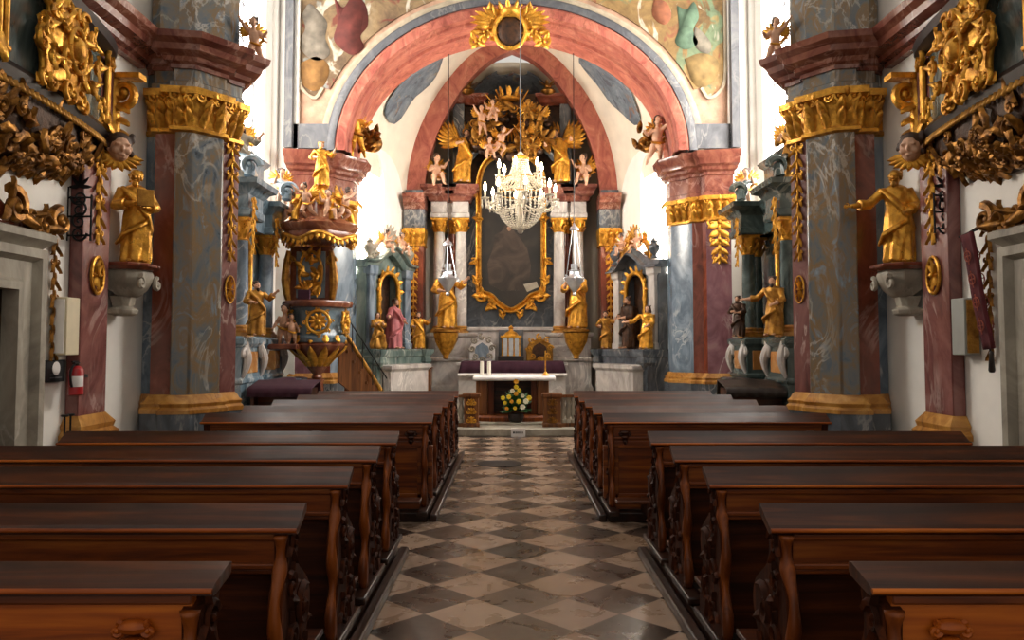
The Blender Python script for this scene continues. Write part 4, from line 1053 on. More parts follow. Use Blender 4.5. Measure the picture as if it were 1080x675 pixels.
for s, side in ((-1, 'left'), (1, 'right')):
    px = 493 if s < 0 else 578
    b = MB(); c = PX(px, 101, YA-.05); b.lathe([(.05,.0),(.16,.05),(.2,.12),(.16,.17),(.08,.2),(.1,.26)], 14, c)
    for i in range(7):
        a = 2*PI*i/7; b.leaf(c+Vector((0,0,.22)), c+Vector((.22*math.cos(a), .22*math.sin(a), .36)), .1, (math.cos(a), math.sin(a), 0), .2, .014)
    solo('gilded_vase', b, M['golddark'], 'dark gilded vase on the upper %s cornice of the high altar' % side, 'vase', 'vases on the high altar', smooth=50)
# mensa dressing
cl = MB(); z = 1.175; y0, y1 = 19.42, 20.3; xa, xb = hx(487,19.5), hx(594,19.5)
rows = []
for (yy, zz, fl, dx) in ((y1, z+.006, 0, 0), (y0+.02, z+.006, 0, 0), (y0-.012, z-.01, .004, .01), (y0-.02, z-.14, .012, .04), (y0-.035, z-.29, .022, .08)):
    rows.append([Vector((lerp(xa-dx, xb+dx, k/60), yy-fl*math.sin(k*1.05), zz)) for k in range(61)])
cl.grid(rows)
o = solo('altar_cloth', cl, M['cloth'], 'purple cloth with white lace hem hanging over the high altar mensa', 'altar cloth', smooth=180)
md = o.modifiers.new('depth', 'SOLIDIFY'); md.thickness = .012
lc = MB(); rows = []
for (zz, q) in ((z-.27, .0), (z-.33, .008)):
    rows.append([Vector((lerp(xa-.085, xb+.085, k/120), y0-.038-.022*math.sin(k*.525)-q, zz-.012*(q > 0)*abs(math.sin(k*.6)))) for k in range(121)])
lc.grid(rows); l_ = part('lace_hem', MB(), M['linen'], None) if 0 else None
lo = bpy.data.objects.new('lace_hem', lc.mesh('lace_hem', o.location)); C.objects.link(lo); lo.parent = o; finish(lo, M['linen'], 180, 0); md = lo.modifiers.new('depth', 'SOLIDIFY'); md.thickness = .014
lo['label'] = 'white lace hem'
# tabernacle and reliquary frames on the gradine
tb = thing('tabernacle', 'small gilded temple shaped tabernacle in the dark centre of the high altar', 'tabernacle', PX(539, 381, YA-.5))
yt = YA-.5; X0, X1 = XP(528, yt), XP(550, yt); zb = 1.175
part('black_base', MB().box((X0-.06, yt-.2, zb), (X1+.06, yt+.24, zb+.14)), M['darkwood'], tb, world=True, bevel=.01)
zt0, zt1 = zb+.14, ZP(356, yt)
part('body', MB().box((X0+.06, yt-.12, zt0), (X1-.06, yt+.2, zt1)), M['silver'], tb, world=True, bevel=.01)
for x in (X0+.05, lerp(X0, X1, .36), lerp(X0, X1, .64), X1-.05): part('colonnette', MB().lathe([(.03,zt0),(.02,zt0+.05),(.018,zt1-.05),(.03,zt1)], 8, (x, yt-.15, 0)), M['gold'], tb, world=True)
rf = MB().box((X0+.0, yt-.2, zt1), (X1, yt+.22, zt1+.05)).lathe([(.2,zt1+.05),(.15,zt1+.12),(.06,zt1+.17),(.05,zt1+.22),(.07,zt1+.25),(.0,zt1+.32)], 12, (lerp(X0,X1,.5), yt, 0)); part('roof', rf, M['gold'], tb, world=True)
for s, (a, b, lab, mt) in ((-1, (495,522,'white framed reliquary panel left of the tabernacle','linen')), (1, (555,583,'brown gilt framed reliquary panel right of the tabernacle','goldsoft'))):
    yt = YA-.45; X0, X1 = XP(a, yt), XP(b, yt); z0, z1 = 1.176, ZP(356, yt)
    r = thing('reliquary', lab, 'reliquary', (lerp(X0, X1, .5), yt, z0)); cx = lerp(X0, X1, .5); w = (X1-X0)/2
    ol = [(-w,0),(w,0),(w,.32),(w*.8,.46),(w*.45,z1-z0-.08),(0,z1-z0),(-w*.45,z1-z0-.08),(-w*.8,.46),(-w,.32)]
    part('frame', MB().plate(ol, .1, (cx, yt+.06, z0), (1,0,0), (0,0,1)), M[mt], r, world=True, bevel=.02)
    part('panel', MB().plate([(x*.55, .08+y*.66) for x, y in ol], .03, (cx, yt-.035, z0), (1,0,0), (0,0,1)), M['bluegray'] if s < 0 else M['bronze'], r, world=True)
    g = MB()
    for k in range(8):
        q = 2*PI*k/8; g.scroll((cx+w*.78*math.cos(q), yt-.06, z0+.33+.28*math.sin(q)), .09, .028, q, 1.2, 1, n=10)
    part('scrollwork', g, M['gold'] if s > 0 else M['stone'], r, world=True)
# ------------------------------------------------------------------ table altar in front
yt = 15.55
tx = lambda p: XP(p, yt)
at = thing('table_altar', 'wooden table altar with white cloth top behind the yellow flowers', 'table', (tx(542), yt, .17))
part('table_top', MB().box((tx(502), yt-.45, .95), (tx(583), yt+.4, .995)), M['brownwood'], at, world=True, bevel=.008)
for a, b in ((503, 515), (566, 578)):
    part('leg_panel', MB().box((tx(a), yt-.36, .27), (tx(b), yt+.3, .95)), M['brownwood'], at, world=True, bevel=.012)
for a, b, r in ((515, 521, 20), (560, 566, -20)):
    part('slanted_panel', MB().plate([(tx(a), .27), (tx(b), .27), (tx(b)+.0, .95), (tx(a), .95)], .04, (0, yt-.1, 0), (1,0,0), (0,0,1)), M['pewmid'], at, world=True)
part('back_panel', MB().box((tx(515), yt+.2, .27), (tx(566), yt+.26, .95)), M['pewdark'], at, world=True)
part('plinth', MB().mould([(tx(500), yt-.45), (tx(520), yt-.62), (tx(560), yt-.62), (tx(582), yt-.45), (tx(582), yt+.4), (tx(500), yt+.4)], [(0,.17),(0,.24),(-.03,.27)]), M['pewmid'], at, world=True)
cl = MB(); rows = []
xa, xb = tx(500), tx(584.5)
for (yy, zz, fl) in ((yt+.42, 1.001, 0), (yt-.44, 1.001, 0), (yt-.475, .99, .003), (yt-.48, .925, .008)): rows.append([Vector((lerp(xa, xb, k/50), yy-fl*math.sin(k*.9), zz)) for k in range(51)])
cl.grid(rows); o = solo('table_cloth', cl, M['linen'], 'white cloth covering the wooden table altar', 'cloth', smooth=180); md = o.modifiers.new('depth', 'SOLIDIFY'); md.thickness = .01
for i, px in enumerate((508.5, 516)):
    x = tx(px); z = 1.008
    c = thing('altar_candle', 'thick white candle on the table altar, %s of the pair on the left' % ('first' if i == 0 else 'second'), 'candle', (x, yt-.1, z), 0, 'white candles on the table altar')
    part('dish', MB().lathe([(.05,z),(.055,z+.015),(.03,z+.02)], 12, (x, yt-.1, 0)), M['silver'], c, world=True)
    part('wax', MB().lathe([(.036,z+.018),(.037,z+.10),(.036,z+.27),(.02,z+.275)], 12, (x, yt-.1, 0)), M['candle'], c, world=True)
    part('wick', MB().tube([(x, yt-.1, z+.27), (x+.003, yt-.1, z+.295)], .003, 5), M['darkwood'], c, world=True)
x = tx(575); z = 1.008; c = thing('altar_cross', 'slim golden cross standing on the right of the table altar', 'cross', (x, yt-.1, z))
part('foot', MB().lathe([(.08,z),(.08,z+.015),(.05,z+.03),(.015,z+.08)], 14, (x, yt-.1, 0)), M['gold'], c, world=True)
cr = MB().box((x-.012, yt-.112, z+.05), (x+.012, yt-.088, z+.48)).box((x-.10, yt-.112, z+.34), (x+.10, yt-.088, z+.365)); part('crucifix', cr, M['gold'], c, world=True, bevel=.004)
# flowers
fx = tx(544)-.0; fy = 14.85
fl = thing('flower_arrangement', 'bouquet of yellow and white flowers with green leaves before the table altar', 'flowers', (fx, fy, .17))
part('bowl', MB().lathe([(.08,.17),(.13,.2),(.15,.28),(.14,.33)], 16, (fx, fy, 0)), M['darkwood'], fl, world=True)
rg = random.Random(11); lf = MB(); yl = [] ; gdark = plain('leaf_green', '#234a1c', .5, 0, .4, 20)
for i in range(110):
    a = rg.uniform(0, 2*PI); el = rg.uniform(-.35, 1.45); d_ = Vector((math.cos(a)*math.cos(el), math.sin(a)*math.cos(el)*.8, math.sin(el)))
    b = Vector((fx, fy, .42)); L = rg.uniform(.22, .36)
    lf.leaf(b+d_*L*.3, b+d_*L, rg.uniform(.05, .09), Vector((0,-.4,1)), .2, .004, 5)
part('foliage', lf, gdark, fl, world=True, smooth=60)
MY = plain('yellow_petal', '#e2c51c', .5, 0, .2, 20); MO = plain('deep_yellow_petal', '#d99a14', .5, 0, .2, 20); MW = plain('cream_petal', '#ece7cf', .5, 0, .1, 20)
spots = [(0,.62),(0,.50),(-.13,.44),(.12,.46),(-.20,.33),(-.08,.36),(.05,.36),(.18,.36),(.24,.42),(-.17,.23),(-.02,.24),(.12,.26),(-.24,.42),(.0,.72),(.06,.56),(-.07,.55)]
for i, (a, b) in enumerate(spots):
    c = Vector((fx+a, fy-.22-.03*math.cos(a*9)+.12*max(0, b-.3), .21+b)); f = MB(); r = rg.uniform(.038, .058)
    for ring in range(2):
        for k in range(7):
            q = 2*PI*(k+.5*ring)/7; dd = Vector((math.cos(q), -.35-.4*ring, math.sin(q))).normalized(); f.leaf(c, c+dd*r*(1-.25*ring), r*.8, (0,-1,0), .2, .004, 4)
    f.ell(c+Vector((0,-.012,0)), r*.25, 8, 6)
    part('blossom', f, (MY, MO, MY, MW)[i % 4], fl, world=True, smooth=60)
# communion rail ends and step sign
for s, (a, b), lab in ((-1, (490, 505), 'left'), (1, (573, 591), 'right')):
    yy = 14.45; X0, X1 = XP(a, yy), XP(b, yy); z0, z1 = .13, ZP(415, yy)
    r = thing('altar_rail', 'short carved and gilded communion rail end on the %s of the altar step' % lab, 'rail', (lerp(X0, X1, .5), yy, z0))
    part('post', MB().mould([(X0, yy-.1), (X1, yy-.1), (X1, yy+.1), (X0, yy+.1)], [(.02,z0),(.02,z0+.06),(0,z0+.08),(0,z1-.08),(.03,z1-.05),(.03,z1),(0,z1+.01)]), M['brownwood'], r, world=True, bevel=.006)
    g = MB(); cx = lerp(X0, X1, .5)
    for k in range(3):
        zz = lerp(z0+.12, z1-.16, k/2)
        for q in (-1, 1): g.scroll((cx+q*.055, yy-.11, zz), .055, .016, PI/2, 1.3, q, n=12)
        g.leaf((cx, yy-.105, zz-.05), (cx, yy-.11, zz+.08), .07, (0,-1,0), .15, .01)
    part('gilded_carving', g, M['gold'] if s < 0 else M['golddark'], r, world=True)
    xe = XP(470 if s < 0 else 612, yy)
    part('side_rail', MB().box((X0 if s < 0 else X1, yy-.05, z1-.07), (xe, yy+.05, z1-.02)).box((X0 if s < 0 else X1, yy-.04, z0), (xe, yy+.04, z0+.07)), M['brownwood'], r, world=True)
    for k in range(4 if s > 0 else 3):
        x = lerp(X0 if s < 0 else X1, xe, (k+.5)/(4 if s > 0 else 3))
        part('baluster', MB().lathe([(.05,z0+.07),(.05,z0+.1),(.03,z0+.14),(.065,z0+.28),(.03,z0+.42),(.05,z1-.1),(.05,z1-.07)], 12, (x, yy, 0)), M['stone'], r, world=True)
sx = XP(546.5, 13.98); sg = thing('step_sign', 'small white printed sign standing before the altar step', 'sign', (sx, 13.97, 0))
part('board', MB().box((sx-.125, 13.955, .0), (sx+.125, 13.975, .15)), M['linen'], sg, world=True, bevel=.003)
pr = MB()
for k, w in enumerate((.03,.018,.026,.02,.024,.014,.022)):
    x0 = sx-.09+k*.026; pr.box((x0, 13.951, .06), (x0+w*.75, 13.9556, .095))
part('printed_line', pr, M['iron'], sg, world=True)
# ------------------------------------------------------------------ crest on the big arch
cr = thing('arch_crest', 'gilded rocaille crest at the crown of the chancel arch', 'crest', PX(538, 45, 16.1))
g = MB(); yy = 16.02
for s in (-1, 1):
    for (px, py, r, a, t) in ((520,20,.22,0,1.4),(512,34,.18,2,1.3),(503,44,.14,1,1.2),(528,38,.16,3,1.3),(532,16,.15,1,1.2)):
        c = PX(538+s*(538-px), py, yy); g.scroll(c, r, r*.3, a if s > 0 else PI-a, t, -s, n=18)
        for k in range(4):
            q = a+k*1.4; g.leaf(c, c+Vector((s*math.cos(q)*r*1.7, -.03, math.sin(q)*r*1.5)), r*.8, (0,-1,0), .25, .02)
    for k in range(6):
        b = PX(538+s*10, 24, yy); a = lerp(-.5, 1.3, k/5); g.leaf(b, b+Vector((s*math.cos(a)*.62, -.05, math.sin(a)*.34)), .16, (0,-1,0), .2, .02)
part('scrollwork', g, M['gold'], cr, world=True, smooth=60)
g = MB(); c = PX(538, 34, yy-.05); g.ell(c, (.30,.12,.34), 18, 12); part('shield', g, M['bronze'], cr, world=True)
g = MB(); ring = [c+Vector((.32*math.cos(2*PI*i/24), -.06, .36*math.sin(2*PI*i/24))) for i in range(25)]; g.tube(ring, .045, 8); part('shield_rim', g, M['gold'], cr, world=True)
g = MB(); c = PX(538, 16, yy-.08); g.lathe([(.14,-.05),(.2,.0),(.22,.06),(.2,.1)], 14, c)
for k in range(7):
    a = 2*PI*k/7; dd = Vector((math.cos(a), math.sin(a), 0)); g.leaf(c+dd*.18+Vector((0,0,.06)), c+dd*.22+Vector((0,0,.24)), .1, dd, .2, .014)
part('crown', g, M['gold'], cr, world=True, smooth=50)
# figures on the arch cornices
put('fly', 'dark gilded cherub with a garland on the left arch cornice', Vector((XP(372, 16.6), 16.7, 5.72)), R(30), 1.0, 'gold')
put('flym', 'painted cherub leaning out from the right arch cornice', Vector((XP(693, 17.2), 17.0, 5.62)), R(-20), .95)
for s, side, px in ((-1, 'left', 392), (1, 'right', 684)):
    g = MB(); c = PX(px, 152, 17.3); rg = random.Random(31+s)
    for k in range(22):
        a = rg.uniform(0, 2*PI); p = c+Vector((rg.uniform(-.22,.22), rg.uniform(-.1,.1), rg.uniform(-.12,.24))); g.leaf(p, p+Vector((.24*math.cos(a), -.1, .24*math.sin(a))), .13, (0,-1,0), .3, .016)
    g.ell(c, (.24,.14,.2), 10, 8); g.tube([c, c+Vector((s*.30, .2, -.12))], .06, 8)
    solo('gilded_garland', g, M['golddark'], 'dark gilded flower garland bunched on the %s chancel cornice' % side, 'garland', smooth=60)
for s, side in ((-1, 'left'), (1, 'right')):
    px, py = (282, 52) if s < 0 else (807, 52)
    yy = 10.05; p = PX(px, py, yy); z = 5.27
    put('fly' if s < 0 else 'flym', 'painted cherub with gilded drapery perched on the cornice of the %s clustered pier' % side, Vector((AX+s*3.36, yy+.05, z+.02)), R(-25*s), .55)
# ------------------------------------------------------------------ side altars in the nave bays
M['bluealtar'] = marble('blue_green_altar_marble', ['#43545f', '#647a88', '#8496a2', '#a3b0b6'], '#b9c2c4', 1.9)
M['darkaltar'] = marble('dark_green_altar_marble', ['#1c2424', '#33403f', '#4b5856', '#66706c'], '#8f948c', 1.9)
def side_altar(s, side):
    am = M['bluealtar'] if s < 0 else M['darkaltar']; tone = 'blue gray' if s < 0 else 'dark green gray'
    X = lambda o: AX+s*(4.93-o)
    t = thing('side_altar', '%s marble side altar with columns in the bay on the %s' % (tone, side), 'altar', (X(.3), 13.9, 0))
    R4 = lambda o0, o1, y0, y1: [(X(o0), y0), (X(o1), y0), (X(o1), y1), (X(o0), y1)]
    PP = lambda o, y0, y1: [(X(0), y0), (X(o), y0), (X(o), y1), (X(0), y1)]
    part('mensa', MB().mould(PP(.95, 12.75, 15.1), [(.06,0),(.06,.12),(0,.16),(0,.84),(.07,.9),(.07,.98),(0,1.0)]), am, t, world=True, bevel=.01)
    part('back_panel', MB().box((X(0), 12.1, 1.0), (X(.16), 15.75, 3.75)), am, t, world=True)
    fm_ = MB().box((X(.16), 13.45, 1.75), (X(.2), 14.15, 3.45)); part('altar_picture', fm_, M['canvas'], t, world=True)
    g = MB()
    pp = [(X(.21), 13.42, 1.72), (X(.21), 14.18, 1.72), (X(.21), 14.18, 3.3), (X(.21), 13.8, 3.6), (X(.21), 13.42, 3.3)]
    for a, b in zip(pp, pp[1:]+pp[:1]): g.tube([a, b], .05, 8)
    part('gilt_frame', g, M['gold'], t, world=True)
    zc0, zc1 = 1.74, 3.62
    for y in (12.62, 14.72):
        y0, y1 = y-.5, y+.5; sh = .26 if (s < 0 and y > 14) else 0
        part('pedestal', MB().mould(PP(.78-sh, y0, y1), [(.05,0),(.05,.15),(0,.2),(0,1.0),(.03,1.02),(.03,1.06),(0,1.1),(0,1.56),(.06,1.62),(.06,1.7),(0,1.74)]), am, t, world=True, bevel=.008)
        part('panel', MB().box((X(.79-sh), y0+.22, 1.16), (X(.765-sh), y1-.22, 1.5)), M['ochrepanel'], t, world=True, bevel=.01)
        part('panel', MB().box((X(.45), y0-.012, 1.16), (X(.68), y0+.02, 1.5)), M['ochrepanel'], t, world=True, bevel=.01)
        for q in (-1, 1): g = MB(); g.scroll((X(.80-sh), y+q*.42, 1.5), .14, .05, PI/2, 1.3, q, ux=(0,1,0), uy=(0,0,1)); g.tube(bez([(X(.76-sh), y+q*.36, 1.62), (X(.93-sh), y+q*.42, 1.4), (X(.78-sh), y+q*.44, 1.1)], 8), [.06,.07,.03], 8); part('volute', g, M['altargray'], t, world=True)
        for o, dy in ((.58-sh, .0), (.34-sh*.4, .34)): column(t, X(o), y+dy, zc0, zc1, .125, M['bluegray'] if s < 0 else am, M['gold'])
        part('entablature', MB().mould(PP(.76-sh, y-.22, y+.5), [(0,zc1),(.03,zc1+.03),(.03,zc1+.12),(0,zc1+.14),(0,zc1+.36),(.05,zc1+.4),(.09,zc1+.46),(.18,zc1+.5),(.2,zc1+.58),(0,zc1+.62)]), am, t, world=True)
        g = MB()
        g.tube(bez([(X(.72), y-.1, zc1+.66), (X(.78), y-.05, zc1+1.0), (X(.3), y+.3, zc1+1.1)], 8), [.09,.08,.05], 8); g.scroll((X(.74), y-.1, zc1+.82), .16, .06, 0, 1.3, 1, ux=(-s,0,0), uy=(0,0,1))
        part('pediment_scroll', g, M['gold'] if 0 else am, t, world=True)
        g = MB(); gold_drop(g, (X(.80-sh), y-.15, zc1+.3), .9, .22, (-s, 0, 0), (0,1,0), 21); part('gilded_drop', g, M['gold'], t, world=True, smooth=50)
    part('entablature', MB().mould(PP(.36, 12.3, 15.3), [(0,zc1),(0,zc1+.36),(.05,zc1+.4),(.12,zc1+.5),(.14,zc1+.58),(0,zc1+.62)]), am, t, world=True)
    part('attic', MB().mould(PP(.3, 13.0, 14.6), [(0,zc1+.6),(0,zc1+1.2),(.06,zc1+1.25),(.1,zc1+1.32),(0,zc1+1.36)]), am, t, world=True)
    cl = MB(); rows = []
    for o, z, f in ((.87,1.03,0),(1.0,1.03,0),(1.06,1.01,.005),(1.08,.80,.012)): rows.append([Vector((X(o+f*math.sin(k*.9)), lerp(13.16, 14.18, k/50), z)) for k in range(51)])
    cl.grid(rows); o = solo('altar_cloth', cl, M['cloth'] if s < 0 else M['darkwood'], ('purple cloth over the mensa of the blue gray side altar' if s < 0 else 'near black cloth over the mensa of the dark side altar'), 'altar cloth', smooth=180); md = o.modifiers.new('depth', 'SOLIDIFY'); md.thickness = .012
    return t
for s, side in ((-1, 'left'), (1, 'right')): side_altar(s, side)
FL, GD, HR = M['flesh'], M['gold'], M['hair']
sx = lambda s, o: AX+s*(4.93-o)
saint('altar_saint', 'painted saint in gilded robe on the near pedestal of the left side altar', (sx(-1,.92), 12.35, 1.74), R(40), .84, ARM_BLESS, M['goldsoft'], FL, HR, yaw=.2)
saint('altar_saint', 'painted saint in a dark robe on the far pedestal of the right side altar', (sx(1,.86), 14.45, 1.74), R(-40), .74, ARM_BOOK, M['bronze'], FL, HR, yaw=-.2)
saint('altar_saint', 'large painted saint on the near pedestal of the right side altar', (sx(1,.88), 12.45, 1.74), R(-45), .92, ARM_OUT, M['goldsoft'], FL, HR, yaw=.3)
saint('altar_angel', 'pale winged angel on the entablature of the left side altar', (sx(-1,.45), 12.9, 4.26), R(30), .95, ARM_BLESS, M['stone'], FL, HR, beard=False, cat='angel', wings=.75, seat=True)
saint('altar_angel', 'gilded winged angel on the entablature of the right side altar', (sx(1,.45), 12.8, 4.26), R(-30), .95, ARM_PRAY, M['goldsoft'], FL, HR, beard=False, cat='angel', wings=.75, seat=True)
put('stdm', 'painted cherub on the far entablature of the right side altar', (sx(1,.55), 14.9, 4.25), R(-20), .7)
put('std', 'painted cherub on the far entablature of the left side altar', (sx(-1,.55), 14.9, 4.25), R(20), .7)
# ------------------------------------------------------------------ small altars on the splayed chancel walls
def chancel_altar(s, side):
    gm = M['greenmarble'] if s < 0 else M['darkgray']
    A = Vector((s*3.56, 17.3, 0)); B = Vector((s*2.76, 20.45, 0)); e = (B-A).normalized()
    n = Vector((-s, -.2, 0)); n = Vector((e.y, -e.x, 0)); n = n if n.x*s < 0 else -n
    c = A+e*(1.55)+n*.02
    # turn slightly out of the wall towards the nave
    c = Vector((s*3.0, 18.6, 0)); ang = R(52)
    e = Vector((-s*math.sin(ang)*0+ -s*.42, .91, 0)).normalized(); n = Vector((-s*e.y, -abs(e.x), 0)).normalized()
    L = lambda u, o, z=0: c+e*u+n*o+Vector((0,0,z))
    P = lambda u0, u1, o0, o1: [tuple(L(u, o)[:2]) for u, o in ((u0,o0),(u1,o0),(u1,o1),(u0,o1))]
    t = thing('chancel_altar', '%s niche altar with a curved gable against the %s chancel wall' % ('green gray' if s < 0 else 'dark gray', side), 'altar', (c.x, c.y, .17))
    part('mensa', MB().mould(P(-.8, .8, -.1, .74), [(.05,.17),(.05,.3),(0,.34),(0,1.0),(.06,1.06),(.06,1.14),(0,1.16)]), M['altargray'], t, world=True, bevel=.01)
    part('gradine', MB().mould(P(-.95, .95, -.12, .48), [(0,.17),(0,1.3),(.04,1.34),(.04,1.46),(0,1.5)]), gm, t, world=True)
    b = MB()
    b.mould(P(-.9, -.42, -.12, .12), [(0,1.5),(0,3.45)]).mould(P(.42, .9, -.12, .12), [(0,1.5),(0,3.45)]).mould(P(-.5, .5, -.12, .06), [(0,3.2),(0,3.75)])
    part('retable', b, gm, t, world=True)
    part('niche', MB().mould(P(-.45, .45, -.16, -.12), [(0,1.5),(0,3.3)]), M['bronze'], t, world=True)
    for u in (-.74, .74):
        part('pilaster', MB().mould(P(u-.12, u+.12, .1, .2), [(.03,1.5),(.03,1.62),(0,1.66),(0,3.15),(.04,3.2),(.05,3.38),(0,3.4)]), M['bluegray'] if s < 0 else M['altargray'], t, world=True)
    arc = [L(-.40, .14, 1.56), L(-.40, .14, 2.85)]+[L(-.40*math.cos(a), .14, 2.85+.42*math.sin(a)) for a in [PI*i/14 for i in range(15)]]+[L(.40, .14, 1.56)]
    g = MB().tube(arc, .055, 8)
    for i in range(0, 15, 2):
        a = PI*i/14; q = L(-.40*math.cos(a), .17, 2.85+.42*math.sin(a)); g.leaf(q, q+(e*-math.cos(a)+Vector((0,0,math.sin(a))))*.17, .12, n, .2, .014)
    for q in (-1, 1):
        for k in range(4): g.scroll(L(q*.42, .17, 1.75+.3*k), .08, .026, PI/2, 1.2, q, ux=e, uy=(0,0,1), n=12)
    part('gilt_frame', g, M['gold'], t, world=True, smooth=60)
    # bowed gable cornice
    path = catmull([L(-1.05, .1, 3.42), L(-.62, .14, 3.44), L(-.35, .16, 3.62), L(0, .18, 3.78), L(.35, .16, 3.62), L(.62, .14, 3.44), L(1.05, .1, 3.42)], 5)
    part('gable_cornice', MB().sweep(path, [(-.09,-.18),(-.09,.05),(-.03,.1),(.02,.12),(.05,.2),(.09,.22),(.09,-.18)], side=n), gm, t, world=True)
    g = MB()
    g.tube(bez([L(-.6,.05,3.6), L(-.5,.1,4.05), L(-.1,.1,4.05)], 10), [.1,.08,.05], 8).tube(bez([L(.6,.05,3.6), L(.5,.1,4.05), L(.1,.1,4.05)], 10), [.1,.08,.05], 8)
    for q in (-1, 1): g.scroll(L(q*.56, .1, 3.72), .16, .06, 0, 1.3, q, ux=e, uy=(0,0,1))
    for k in range(9): a = PI*k/8; g.leaf(L(0,.1,4.0), L(.36*math.cos(a), .12, 4.0+.42*math.sin(a)), .16, n, .15, .016)
    part('crowning_scrollwork', g, M['stone'] if s < 0 else M['goldsoft'], t, world=True, smooth=60)
    rz = math.atan2(n.x, -n.y)
    for u, w in ((-.82, 'near'), (.82, 'far')):
        v = MB(); q = L(u, .16, 3.53); v.lathe([(.08,0),(.09,.03),(.04,.08),(.13,.2),(.14,.28),(.07,.36),(.09,.4),(.05,.44),(.0,.5)], 14, q)
        for k in (-1, 1): v.tube(bez([q+e*(k*.12)+Vector((0,0,.3)), q+e*(k*.24)+Vector((0,0,.3)), q+e*(k*.12)+Vector((0,0,.14))], 6), .018, 6)
        solo('stone_vase', v, M['darkgray'] if s > 0 else M['stone'], 'carved stone vase on the %s end of the %s chancel altar gable' % (w, side), 'vase', 'vases on the chancel altars', smooth=60)
    if s < 0:
        saint('altar_saint', 'pink and white painted saint in the niche of the left chancel altar', L(-.05, .33, 1.5), rz, 1.15, ARM_OUT, plain('pink_robe', '#b0656a', .55, 0, .3, 6), FL, HR, yaw=.2)
        def staff(t_, H): part('staff', MB().tube([(-.3*H,-.2*H,0), (-.34*H,-.18*H,1.1*H)], .014*H, 6), M['iron'], t_)
        saint('altar_saint', 'gilded saint holding a dark staff right of the left chancel altar', L(1.06, .30, 1.5), R(10), .88, ARM_BLESS, M['gold'], FL, HR, extra=staff)
        saint('altar_saint', 'gilded kneeling figure left of the left chancel altar', L(-.84, .40, 1.5), R(30), .8, ARM_PRAY, M['goldsoft'], FL, HR, beard=False, seat=True)
    else:
        saint('altar_saint', 'dim dark robed saint in the niche of the right chancel altar', L(.0, .33, 1.5), rz, 1.2, ARM_BOOK, M['bronze'], FL, HR)
        saint('altar_saint', 'gilded saint with raised arm left of the right chancel altar', L(1.06, .30, 1.5), R(-15), .9, ARM_BLESS, M['goldsoft'], FL, HR)
        saint('altar_saint', 'gilded leaning figure right of the right chancel altar', L(-.84, .44, 1.5), R(-30), .95, ARM_OUT, M['gold'], FL, HR, beard=False, lean=.1)
    for u, w, ps in ((-.32, 'near', 'sit'), (.32, 'far', 'sitm')):
        put(ps, 'painted cherub seated on the %s slope of the %s chancel altar gable' % (w, side), L(u, .28, 3.78), rz+R(15 if u < 0 else -15), .6)
    for u in (-.9, .9):   # consoles that carry the flanking figures
        b = MB().mould(P(u*(1.17 if u > 0 else .93)-.17, u*(1.17 if u > 0 else .93)+.17, .21, .62), [(-.10,1.05),(-.02,1.2),(-.05,1.32),(.02,1.42),(.02,1.49),(0,1.5)]); part('figure_console', b, gm, t, world=True)
    return t
for s, side in ((-1, 'left'), (1, 'right')): chancel_altar(s, side)
# ------------------------------------------------------------------ pulpit on the left pier
pc = Vector((XP(334, 14.85), 14.9, 0))
pu = thing('pulpit', 'carved and gilded baroque pulpit with a fringed canopy on the left arch pier', 'pulpit', (pc.x, pc.y, 0))
wv = lambda a, z: 1+.07*math.cos(4*a)
M['pulpitred'] = marble('brown_red_pulpit_marble', ['#4b2418', '#6d3a28', '#8a5238', '#9c6a4c'], '#c29a78', 2.4)
part('drum', MB().lathe([(.42,1.62),(.50,1.66),(.52,1.74),(.47,1.80),(.49,2.22),(.52,2.28)], 32, pc, rad=wv), M['bluealtar'], pu, world=True, smooth=50)
part('rail', MB().lathe([(.50,2.27),(.60,2.30),(.62,2.36),(.60,2.41),(.48,2.42)], 32, pc, rad=wv), M['pulpitred'], pu, world=True, smooth=40)
part('pendant', MB().lathe([(.05,.95),(.10,1.0),(.07,1.05),(.18,1.18),(.20,1.26),(.34,1.42),(.45,1.52),(.50,1.60),(.46,1.65)], 32, pc, rad=wv), M['pulpitred'], pu, world=True, smooth=50)
part('foot', MB().lathe([(.34,0),(.34,.1),(.24,.2),(.16,.5),(.12,.9),(.15,.97)], 20, pc), M['pulpitred'], pu, world=True, smooth=50)
g = MB()
for k in range(12):
    a = 2*PI*k/12; d_ = Vector((math.cos(a), math.sin(a), 0)); g.leaf(pc+d_*.20+Vector((0,0,1.2)), pc+d_*.47+Vector((0,0,1.58)), .17, d_, .2, .016)
    g.leaf(pc+d_*.50+Vector((0,0,1.78)), pc+d_*.50+Vector((0,0,1.62)), .13, d_, .3, .014)
part('gilded_leaves', g, M['gold'], pu, world=True, smooth=60)
for k, a in enumerate((-1.5708-1.0, -1.5708+.25+.0, -1.5708+1.5)):
    d_ = Vector((math.cos(a), math.sin(a), 0)); e_ = Vector((-d_.y, d_.x, 0)); c = pc+d_*.535+Vector((0,0,2.02)); g = MB(); up = Vector((0,0,1))
    g.tube([c+e_*(.20*math.cos(q))+up*(.20*math.sin(q)) for q in [2*PI*i/24 for i in range(25)]], .03, 8)
    for i in range(10): q = 2*PI*i/10; g.leaf(c, c+(e_*math.cos(q)+up*math.sin(q))*.17, .10, d_, .2, .014)
    g.ell(c+d_*.03, .06, 8, 6)
    for i in range(8): q = 2*PI*i/8; g.scroll(c+(e_*math.cos(q)+up*math.sin(q))*.23, .05, .018, q, 1.2, 1, ux=e_, uy=up, n=10)
    part('gilded_relief', g, M['gold'], pu, world=True, smooth=60)
bx0, bx1 = XP(305, 15.3), XP(349, 15.3)
part('back_panel', MB().box((bx0, 15.3, 2.3), (bx1, 15.42, 3.5)), M['pulpitred'], pu, world=True)
